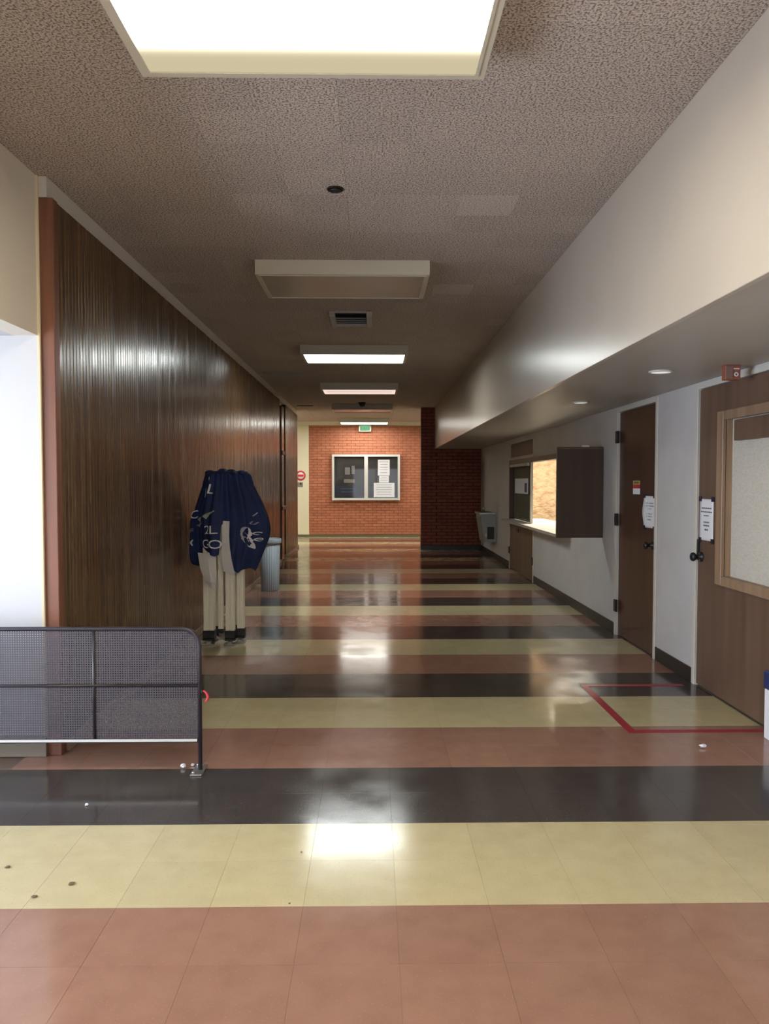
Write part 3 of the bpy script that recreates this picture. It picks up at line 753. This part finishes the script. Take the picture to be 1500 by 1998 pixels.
gr = MB().box(XR - 0.155, XR - 0.03, fy0 - 0.004, fy0 - 0.0005, 0.36, 0.58).build('grille', M['black'], df)
for k in range(7):
    z = 0.375 + k * 0.029
    MB().box(XR - 0.15, XR - 0.035, fy0 - 0.009, fy0 - 0.0045, z, z + 0.012).build('grille_slat', M['rubber'], gr)
MB().box(XR - 0.19, XR - 0.165, fy0 - 0.006, fy0 - 0.0005, 0.40, 0.46).build('push_bar', M['steel'], df)

# ================================================================== NOTICES ON THE DOORS, STICKER, BLADE SIGN
def page(y0, y1, z0, z1, xs, label, wavy=0.0, tapes=True, name='notice'):
    """printed page on a door of the right wall; y0 is the nearer edge"""
    r = empty(name, (xs, (y0 + y1) / 2, z0), label, 'notice', 'printed pages taped to the doors')
    n = 14; bm = MB()
    va, vb = [], []
    for i in range(n + 1):
        t = i / n; z = z0 + (z1 - z0) * t
        row = []
        for j in range(7):
            u = j / 6; y = y0 + (y1 - y0) * u
            lift = wavy * (u ** 2) * (0.35 + 0.65 * sin(pi * t) ** 2)
            row.append(bm.bm.verts.new((xs - 0.002 - lift, y, z)))
        va.append(row)
    for i in range(n):
        for j in range(6):
            f = bm.bm.faces.new((va[i][j], va[i][j + 1], va[i + 1][j + 1], va[i + 1][j])); f.smooth = True
    sh_ = bm.build('sheet', M['paper'], r)
    s = sh_.modifiers.new('thickness', 'SOLIDIFY'); s.thickness = 0.0008; s.offset = 0
    w = y1 - y0; h = z1 - z0
    for (t, wd, th) in ((0.78, 0.72, 0.014), (0.69, 0.78, 0.014), (0.60, 0.35, 0.012), (0.44, 0.42, 0.018), (0.36, 0.42, 0.018), (0.26, 0.26, 0.02)):
        c = y0 + w * 0.5; z = z0 + h * t
        ln = MB()
        y = c - w * wd / 2
        while y < c + w * wd / 2:                       # words of the line
            l = random.uniform(0.012, 0.03)
            lift = wavy * (((y - y0) / w) ** 2) * (0.35 + 0.65 * sin(pi * t) ** 2)
            ln.box(xs - 0.0034 - lift, xs - 0.0027 - lift, y, min(y + l, c + w * wd / 2), z - h * th, z + h * th)
            y += l + 0.006
        ln.build('print_line', M['ink'], r)
    if tapes:
        for (yy, zz) in ((y0 + 0.01, z1), (y1 - 0.01, z1), (y0 + 0.01, z0), (y1 - 0.01, z0)):
            MB().box(xs - 0.0046 - wavy * 0.35 * (1 if yy > (y0 + y1) / 2 else 0), xs - 0.0015, yy - 0.022, yy + 0.022, zz - 0.016, zz + 0.016).build('tape', M['tape_black'], r)
    return r
page(D1[0] + 0.045, D1[0] + 0.27, 1.02, 1.275, XR + 0.012, 'curling white printed page taped to the dark brown closed door', 0.02)
page(4.955, 5.165, 1.0, 1.275, XR + 0.004, 'flat white printed page taped to the door with the window', 0.0)
st = empty('door_sticker', (XR + 0.011, 6.42, 1.29), 'small yellow, red and white sticker on the dark brown door', 'sticker')
sy0, sy1 = 6.36, 6.53
MB().box(XR + 0.010, XR + 0.0115, sy0, sy1, 1.365, 1.40).build('yellow_band', M['yellow'], st)
MB().box(XR + 0.010, XR + 0.0115, sy0, sy1, 1.335, 1.364).build('red_band', M['red'], st)
MB().box(XR + 0.010, XR + 0.0115, sy0, sy1, 1.285, 1.334).build('white_band', M['paper'], st)
MB().box(XR + 0.0092, XR + 0.0099, sy0 + 0.03, sy1 - 0.03, 1.375, 1.39).build('symbol', M['ink'], st)
bsn = empty('room_sign', (2.06, 4.45, SOFFIT), 'small red brown room sign hanging from the soffit above the door with the window', 'sign')
MB().box(2.02, 2.108, 4.40, 4.45, 1.975, SOFFIT - 0.0005, 0.003).build('sign_plate', M['sign_red'], bsn)
MB().box(2.022, 2.062, 4.397, 4.3999, 1.985, 2.05).build('sign_panel', M['sign_side'], bsn)
b = MB().lathe([(0.0135, 0.0), (0.0135, -0.002), (0.006, -0.002), (0.006, 0.0)], (2.083, 4.3995, 2.005), 'y', 16, close=False)
b.box(2.066, 2.10, 4.3975, 4.3999, 2.034, 2.04)
b.build('symbol', M['letter_white'], bsn)

# ================================================================== FLOOR TAPE
ft = empty('floor_tape', (1.8, 4.7, 0), 'red tape outlining a rectangle on the floor before the door with the window', 'tape')
MB().box(1.415, 1.465, 4.235, 5.15, 0.0003, 0.0012).build('tape_strip', M['tape_red'], ft)
MB().box(1.418, 2.19, 4.185, 4.234, 0.0003, 0.0012).build('tape_strip', M['tape_red'], ft)
MB().box(1.418, 2.12, 5.151, 5.20, 0.0003, 0.0012).build('tape_strip', M['tape_red'], ft)

# ================================================================== PERFORATED BARRIER (front left)
YB = 3.66
br = empty('metal_barrier', (-1.7, YB, 0), 'dark tubular barrier with perforated metal panels at the lower left', 'barrier')
R = 0.0105
xr = (388 - 727) * YB / 1500 - 0.002
def pz(py): return CAM_H - (py - 940) * YB / 1500
zt, zm, zb = pz(1227), pz(1339), pz(1447)
x_left = -2.9
rad = 0.085
pts = [(x_left, YB, 0.0), (x_left, YB, zt - rad)]
for k in range(1, 8):
    a = pi / 2 * k / 8
    pts.append((x_left + rad - rad * cos(a), YB, zt - rad + rad * sin(a)))
pts.append((x_left + rad, YB, zt)); pts.append((xr - rad, YB, zt))
for k in range(1, 8):
    a = pi / 2 * k / 8
    pts.append((xr - rad + rad * sin(a), YB, zt - rad + rad * cos(a)))
pts += [(xr, YB, zt - rad), (xr, YB, 0.008)]
pts[0] = (x_left, YB, 0.008)
MB().tube(pts, R, 14).build('frame_tube', M['bench_tube'], br)
MB().tube([(x_left + R, YB, zm), (xr - R, YB, zm)], 0.008, 12).build('mid_rail', M['bench_tube'], br)
lo = MB().tube([(x_left + R, YB, zb - 0.006), (xr - R, YB, zb - 0.006)], 0.008, 12)
lo.build('bottom_rail', M['bench_tube'], br)
MB().box(x_left + 0.02, xr - 0.012, YB - 0.012, YB - 0.0085, zb - 0.006, zb + 0.006).build('rail_trim', M['alu'], br)
xs = [xr]
x = (181 - 727) * YB / 1500
while x > x_left + 0.1: xs.append(x); x -= (xs[0] - xs[1])
xs.append(x_left)
for x in xs[1:-1]:
    MB().tube([(x, YB, zb), (x, YB, zt - R)], 0.0075, 12).build('upright', M['bench_tube'], br)
def perforated(x0, x1, z0, z1, corner=None):
    p = 0.0115; nx = max(2, round((x1 - x0) / p)); nz = max(2, round((z1 - z0) / p))
    px_, pz_ = (x1 - x0) / nx, (z1 - z0) / nz
    b = MB(); bm = b.bm
    g = {}
    def P(i, j):
        if (i, j) not in g: g[(i, j)] = bm.verts.new((x0 + i * px_, YB, z0 + j * pz_))
        return g[(i, j)]
    for j in range(nz):
        for i in range(nx):
            cx_, cz_ = x0 + (i + .5) * px_, z0 + (j + .5) * pz_
            if corner and cx_ > corner[0] and cz_ > corner[1] and (cx_ - corner[0]) ** 2 + (cz_ - corner[1]) ** 2 > corner[2] ** 2: continue
            r = 0.0037
            c = (P(i, j), P(i + 1, j), P(i + 1, j + 1), P(i, j + 1))
            h = [bm.verts.new((cx_ + dx * r, YB, cz_ + dz * r)) for dx, dz in ((0, -1), (1, 0), (0, 1), (-1, 0))]
            for k in range(4):
                bm.faces.new((c[k], c[(k + 1) % 4], h[k]))
                bm.faces.new((c[(k + 1) % 4], h[(k + 1) % 4], h[k]))
    o = b.build('mesh_panel', M['bench_mesh'], br)
    return o
for a, b in zip(xs, xs[1:]):
    perforated(b + 0.006, a - 0.006, zm + 0.006, zt - 0.008, (xr - rad, zt - rad, rad - 0.004) if a == xr else None)
    perforated(b + 0.006, a - 0.006, zb + 0.002, zm - 0.006)
MB().box(xr - 0.035, xr + 0.02, YB - 0.07, YB + 0.07, 0.0005, 0.008, 0.002).build('foot_plate', M['steel'], br)
MB().box(x_left - 0.02, x_left + 0.035, YB - 0.07, YB + 0.07, 0.0005, 0.008, 0.002).build('foot_plate', M['steel'], br)
for dy in (-0.05, 0.05):
    MB().lathe([(0.008, 0.0), (0.008, 0.007), (0.004, 0.010)], (xr - 0.022, YB + dy, 0.008), 'z', 10).build('bolt', M['steel'], br)
# red strap hanging at the right tube
xs_, zs_ = xr + 0.022, pz(1360)
sp_pts = [(xr + 0.012, YB - 0.004, zs_ + 0.022), (xr + 0.024, YB - 0.008, zs_ + 0.024), (xr + 0.036, YB - 0.010, zs_ + 0.014), (xr + 0.042, YB - 0.010, zs_ - 0.004), (xr + 0.036, YB - 0.010, zs_ - 0.020), (xr + 0.026, YB - 0.009, zs_ - 0.026)]
o = MB().tube(sp_pts, [0.0035, 0.005, 0.006, 0.007, 0.006, 0.003], 8).build('red_hook', M['red'], None, (xr + 0.012, YB, zs_ + 0.02))
tag(o, 'small red hook hooked to the right tube of the barrier', 'hook')
MB().tube([(xr + 0.0125, YB - 0.0125, zs_ + 0.012), (xr + 0.0125, YB - 0.0125, zs_ + 0.032)], 0.0035, 8).build('clip', M['black'], o)

# ================================================================== FOLDED CANOPY TENT
CX, CY = -1.262, 6.66
cp = empty('folded_canopy', (CX, CY, 0), 'folded pop up canopy with blue lettered cover and pale metal legs', 'canopy')
def leg(x, y, w, z0, z1, name='leg'):
    b = MB(); h = w / 2; g = w * 0.10; d = 0.006
    prof = []
    for (sx, sy) in ((1, 0), (0, 1), (-1, 0), (0, -1)):       # square tube with a shallow flute on every face
        tx, ty = -sy, sx
        for (t, q) in ((-h + 0.004, h), (-g, h), (-g * 0.7, h - d), (g * 0.7, h - d), (g, h), (h - 0.004, h)):
            prof.append((x + sx * q + tx * t, y + sy * q + ty * t))
    b.prism(prof, z0, z1, 'z')
    lg = b.build(name, M['alu_pole'], cp)
    return lg
legs = []
for (lx, ly, w) in ((-1.396, 6.56, 0.088), (-1.215, 6.545, 0.074), (-1.142, 6.64, 0.062), (-1.385, 6.75, 0.056)):
    lg = leg(lx, ly, w, 0.085, 1.02 if ly < 6.7 else 1.15)
    h = w / 2 + 0.006
    MB().box(lx - h, lx + h, ly - h, ly + h, 0.058, 0.125, 0.004).build('leg_socket', M['black'], lg)
    MB().lathe([(0.016, 0.012), (0.016, 0.06)], (lx, ly, 0), 'z', 14).build('leg_pin', M['steel'], lg)
    MB().box(lx - h - 0.006, lx + h + 0.004, ly - h - 0.01, ly + h, 0.001, 0.014, 0.003).box(lx - 0.02, lx + 0.02, ly - h - 0.012, ly - h + 0.012, 0.014, 0.034, 0.004).build('foot_plate', M['steel'], lg)
    MB().box(lx - h - 0.002, lx + h + 0.002, ly - h - 0.002, ly + h + 0.002, 0.040, 0.0575, 0.003).build('foot_block', M['black'], lg)
for (lx, ly, w) in ((-1.298, 6.56, 0.044), (-1.19, 6.74, 0.03)):
    tb = leg(lx, ly, w, 0.11, 1.08, 'truss_bar')
    MB().box(lx - w / 2 - 0.003, lx + w / 2 + 0.003, ly - w / 2 - 0.003, ly + w / 2 + 0.003, 0.10, 0.135).build('truss_joint', M['black'], tb)
# cover: a folded cloth shell around the bundled frame, open at the front
def lerp(tab, t):
    for (a, va), (b, vb) in zip(tab, tab[1:]):
        if t <= b: return va + (vb - va) * max(0, min(1, (t - a) / (b - a)))
    return tab[-1][1]
def zbot(th):
    d = math.degrees(th)
    return lerp([(-180, 0.75), (-120, 0.70), (-88, 0.70), (-62, 0.66), (-50, 0.70), (-46, 0.845), (-28, 0.80), (-10, 0.765), (-4, 0.78), (-1.5, 1.03), (9, 1.05), (12, 0.80), (15, 0.66), (30, 0.615), (46, 0.66), (58, 0.63), (66, 0.80), (78, 0.90), (95, 0.88), (125, 0.75), (180, 0.75)], d)
def rside(z, right):
    if right: return lerp([(0.55, 0.275), (0.70, 0.30), (0.9, 0.365), (0.98, 0.372), (1.10, 0.345), (1.25, 0.285), (1.36, 0.225), (1.44, 0.205), (1.475, 0.17)], z)
    return lerp([(0.55, 0.225), (0.68, 0.245), (0.80, 0.285), (0.95, 0.292), (1.08, 0.272), (1.22, 0.225), (1.36, 0.180), (1.44, 0.172), (1.475, 0.15)], z)
def cover_pt(th, z, off=0.0):
    s_, c_ = sin(th), cos(th)
    k = 0.5 + 0.5 * s_
    k = k * k * (3 - 2 * k)
    rx = rside(z, False) * (1 - k) + rside(z, True) * k
    ry = 0.17 + 0.035 * lerp([(0.6, 1.0), (1.1, 0.8), (1.475, 0.0)], z)
    if c_ < 0: ry = 0.15
    fold = 0.030 * sin(5.0 * th + 2.4 * z + 0.6) + 0.016 * sin(11 * th - 3.1 * z) + 0.008 * sin(23 * th + 1.3)
    fold *= 1.0 if z < 1.40 else 0.7
    s1 = 1 + fold / 0.25
    x = CX + (rx * s1 + off) * s_
    y = CY - (ry * s1 + off) * c_
    x = max(x, XW + 0.012 + 0.004 * (1 + sin(7 * z)) + off * 0.5)
    return (x, y, z)
NT, NZ = 220, 40
b = MB(); bm = b.bm
rings = []
for i in range(NT):
    th = -pi + 2 * pi * i / NT
    zb_ = zbot(th); colv = []
    topz = 1.462 + 0.012 * sin(6 * th + 1) + 0.010 * sin(13 * th)
    for j in range(NZ + 1):
        z = zb_ + (topz - zb_) * j / NZ
        colv.append(bm.verts.new(cover_pt(th, z)))
    rings.append(colv)
for i in range(NT):
    A, B = rings[i], rings[(i + 1) % NT]
    for j in range(NZ):
        f = bm.faces.new((A[j], B[j], B[j + 1], A[j + 1])); f.smooth = True
# top: gathered cloth
prev = [r[-1] for r in rings]
for (s_, dz) in ((0.78, 0.018), (0.45, 0.012), (0.15, -0.004)):
    cur = []
    for i in range(NT):
        th = -pi + 2 * pi * i / NT
        p = prev[i].co if False else rings[i][-1].co
        cur.append(bm.verts.new((CX + (p.x - CX) * s_, CY + (p.y - CY) * s_, 1.462 + dz + 0.010 * sin(4 * th + 2) * s_)))
    for i in range(NT):
        f = bm.faces.new((prev[i], prev[(i + 1) % NT], cur[(i + 1) % NT], cur[i])); f.smooth = True
    prev = cur
bm.faces.new(prev)
cov = b.build('cover', M['canopy'], cp)
sm = cov.modifiers.new('thickness', 'SOLIDIFY'); sm.thickness = 0.004; sm.offset = -1
# four gathered corner tips on top
for (dx, dy, h) in ((-0.12, -0.10, 0.02), (-0.02, -0.06, 0.035), (0.05, -0.04, 0.03), (0.15, -0.07, 0.02)):
    MB().lathe([(0.045, -0.02), (0.042, 0.006), (0.034, h - 0.008), (0.016, h)], (CX + dx, CY + dy, 1.468), 'z', 16, rmod=lambda a, t: 1 + 0.12 * sin(3 * a)).build('corner_cap', M['canopy'], cov)
# pale lining corner hanging over the legs
def cloth_patch(pts, name, m, th=0.003, sub=2):
    b = MB(); vs = [b.bm.verts.new(p) for p in pts[0]]
    for f in pts[1]: b.bm.faces.new([vs[i] for i in f])
    o = b.build(name, M[m], cp)
    s = o.modifiers.new('smooth', 'SUBSURF'); s.levels = sub; s.render_levels = sub
    q = o.modifiers.new('thickness', 'SOLIDIFY'); q.thickness = th
    return o
yq = 6.455
def ip(px, py, y): return ((px - 727) * y / 1500, y, CAM_H - (py - 940) * y / 1500)
V = [ip(386, 1078, 6.47), ip(404, 1080, 6.44), ip(421, 1085, 6.45), ip(390, 1108, 6.46), ip(408, 1112, 6.43), ip(422, 1112, 6.44), ip(398, 1130, 6.45), ip(411, 1136, 6.425), ip(421, 1136, 6.44), ip(412, 1150, 6.44), ip(419, 1153, 6.445)]
cloth_patch((V, [(0, 1, 4, 3), (1, 2, 5, 4), (3, 4, 7, 6), (4, 5, 8, 7), (6, 7, 9), (7, 8, 10, 9)]), 'lining_corner', 'white_cloth', 0.003, 0)
V = [ip(433, 1016, 6.46), ip(448, 1017, 6.46), ip(434, 1060, 6.445), ip(447, 1060, 6.44), ip(432, 1095, 6.45), ip(452, 1095, 6.45), ip(436, 1115, 6.46), ip(458, 1122, 6.46)]
cloth_patch((V, [(0, 1, 3, 2), (2, 3, 5, 4), (4, 5, 7, 6)]), 'leg_strip', 'white_cloth', 0.003, 0)  # pale strip standing for the leg that shows in the cover gap
# lettering laid on the cover; position given in picture-like spans of angle and height
def on_cover(me, th0, z0, sx, name, m, rot=0.0, slant=0.0):
    for v in me.vertices:
        u, w = v.co.x, v.co.y
        u, w = u * cos(rot) - w * sin(rot), u * sin(rot) + w * cos(rot)
        u += slant * w
        d = 0.015
        v.co = Vector(cover_pt(th0 + u * sx / 0.24, z0 + w, d)) - Vector((CX, CY, 0))
    me.materials.clear(); me.materials.append(M[m])
    o = bpy.data.objects.new(name, me); COL.objects.link(o); o.parent = cov; o.location = (0, 0, 0)
    q = o.modifiers.new('thickness', 'SOLIDIFY'); q.thickness = 0.002; q.offset = 0
    return o
def dense(me):
    bm = bmesh.new(); bm.from_mesh(me)
    bmesh.ops.triangulate(bm, faces=bm.faces[:])
    bmesh.ops.subdivide_edges(bm, edges=[e for e in bm.edges if e.calc_length() > 0.025], cuts=2)
    bm.to_mesh(me); bm.free(); return me
def th_of(px, z):
    """angle whose front surface point shows at picture column px"""
    best = min((abs((cover_pt(a, z)[0] / cover_pt(a, z)[1]) * 1500 + 727 - px), a) for a in [radians(q) for q in range(-88, 89)])
    return best[1]
def zat(py, y=6.47): return CAM_H - (py - 940) * y / 1500
def put(txt, px, py, size, m, rot=0.0, slant=0.0, sx=1.0):
    z = zat(py)
    return on_cover(dense(text_mesh(txt, size)), th_of(px, z), z, sx, 'lettering', m, rot, slant)
put('I', 412, 934, 0.04, 'letter_white')
put('L', 415, 955, 0.115, 'letter_white', -0.08)
put('J', 405, 960, 0.085, 'letter_grey', 0.15)
put('2L', 409, 1034, 0.10, 'letter_white', 0.05, sx=1.0)
put('GO', 409, 1062, 0.105, 'letter_white', 0.0, sx=0.95)
put('C', 384, 1006, 0.10, 'letter_white', 0.2, sx=1.0)
put('Y', 377, 1062, 0.07, 'letter_white', 0.3, sx=1.4)
put('F', 376, 1038, 0.055, 'letter_grey', 0.1, sx=1.4)
for (t, px, py, s_) in (('l', 496, 1004, 0.05), ('u', 494, 1020, 0.05), ('c', 502, 1040, 0.055), ('e', 506, 1052, 0.06)):
    put(t, px, py, s_, 'letter_grey' if t in 'lu' else 'letter_white', -0.5, sx=1.4)
# swoosh stripe and round emblem as strips of cloth print
def strip(pts, m, name):
    b = MB(); bm = b.bm; rows = []
    for (px, py, w) in pts:
        z = zat(py); th = th_of(px, z)
        rows.append((th, z, w))
    L_ = []
    for (th, z, w) in rows:
        L_.append((bm.verts.new(Vector(cover_pt(th - w / 0.24 / 2, z + w * 0.4, 0.013))), bm.verts.new(Vector(cover_pt(th + w / 0.24 / 2, z - w * 0.4, 0.013)))))
    for (a, c), (d_, e_) in zip(L_, L_[1:]): bm.faces.new((a, c, e_, d_))
    o = b.build(name, M[m], cov)
    q = o.modifiers.new('thickness', 'SOLIDIFY'); q.thickness = 0.002; q.offset = 0
def qstrip(p0, p1, p2, w0, w1, m, name, n=14):
    out = []
    for i in range(n + 1):
        t = i / n
        x = (1 - t) ** 2 * p0[0] + 2 * t * (1 - t) * p1[0] + t * t * p2[0]; y = (1 - t) ** 2 * p0[1] + 2 * t * (1 - t) * p1[1] + t * t * p2[1]
        out.append((x, y, (w0 + (w1 - w0) * t) * (0.25 + 0.75 * sin(pi * min(1, t + 0.08)) ** 0.5 if t < 0.95 else 0.3)))
    strip(out, m, name)
qstrip((390, 1028), (396, 1008), (420, 996), 0.035, 0.022, 'letter_olive', 'swoosh')
for (p0, p1, p2, w, mm) in (((470, 1040), (474, 1026), (484, 1030), 0.016, 'letter_grey'), ((470, 1040), (472, 1058), (484, 1066), 0.016, 'letter_grey'), ((484, 1030), (488, 1046), (480, 1052), 0.018, 'letter_white'),
                            ((478, 1040), (484, 1046), (490, 1060), 0.020, 'letter_white'), ((484, 1066), (492, 1076), (491, 1058), 0.020, 'letter_white'), ((473, 1048), (480, 1046), (484, 1058), 0.018, 'letter_grey')):
    qstrip(p0, p1, p2, w, w, mm, 'emblem_stroke', 10)

# ================================================================== TRASH BIN BY THE LEFT WALL
BXc, BYc = -1.315, 9.83
tb = empty('waste_bin', (BXc, BYc, 0), 'grey blue ribbed waste bin by the left wood slats', 'bin')
rib = lambda a, t: 1 + 0.014 * (1 if cos(26 * a) > 0 else -1)
MB().lathe([(0.105, 0.0), (0.112, 0.01), (0.128, 0.60)], (BXc, BYc, 0), 'z', 156, rmod=rib).build('body', M['bin'], tb)
MB().lathe([(0.128, 0.60), (0.141, 0.602), (0.146, 0.62), (0.146, 0.655), (0.140, 0.668), (0.130, 0.665), (0.126, 0.60)], (BXc, BYc, 0), 'z', 48, close=False).build('rim', M['bin'], tb)
MB().lathe([(0.098, 0.03), (0.104, 0.03), (0.1225, 0.603), (0.1215, 0.604)], (BXc, BYc, 0.0), 'z', 32).build('liner', M['black'], tb)

# slim bin at the right edge
sb = empty('slim_bin', (2.15, 3.95, 0), 'slim white box with navy top against the right wall, at the picture edge', 'bin')
MB().box(2.125, 2.195, 3.80, 4.10, 0, 0.27, 0.004).build('body', M['paper'], sb)
MB().box(2.12, 2.197, 3.795, 4.105, 0.271, 0.37, 0.006).build('lid', M['navy'], sb)

# ================================================================== LITTER ON THE FLOOR
def scrap(x, y, size, m, label, flat=0.5, seed=0, cat='litter'):
    rnd = random.Random(seed)
    b = MB(); r = bmesh.ops.create_icosphere(b.bm, subdivisions=2, radius=size)
    for v in r['verts']:
        v.co *= rnd.uniform(0.65, 1.15); v.co.z *= flat
    zmin = min(v.co.z for v in b.bm.verts)
    for v in b.bm.verts: v.co += Vector((x, y, -zmin + 0.0008))
    o = b.build('paper_scrap' if m == 'paper' else 'leaf_scrap', M[m], None, (x, y, 0))
    return tag(o, label, cat, 'litter on the floor')
def fl(px, py):
    y = CAM_H * 1500 / (py - 940); return ((px - 727) * y / 1500, y)
for i, (px, py, s_, m, fl_, lab) in enumerate([
    (1383, 1469, 0.017, 'paper', 0.6, 'crumpled white scrap on the brown stripe near the red tape'),
    (163, 1578, 0.008, 'paper', 0.6, 'tiny white scrap on the black stripe below the barrier'),
    (353, 1504, 0.014, 'paper', 0.7, 'white scrap on the floor by the foot of the barrier'),
    (372, 1500, 0.009, 'paper', 0.7, 'tiny white scrap right beside the barrier leg'),
    (57, 1761, 0.010, 'leaf', 0.25, 'brown leaf bit low on the near yellow stripe'),
    (131, 1736, 0.012, 'leaf', 0.2, 'brown leaf bit on the near yellow stripe, the one farther right'),
    (6, 1701, 0.010, 'leaf', 0.2, 'brown leaf bit on the near yellow stripe at the left picture edge'),
    (585, 1675, 0.004, 'leaf', 0.4, 'dark crumb high on the near yellow stripe'),
    (561, 1779, 0.004, 'leaf', 0.4, 'dark crumb at the lower edge of the near yellow stripe')]):
    x, y = fl(px, py); scrap(x, y, s_, m, lab, fl_, i)
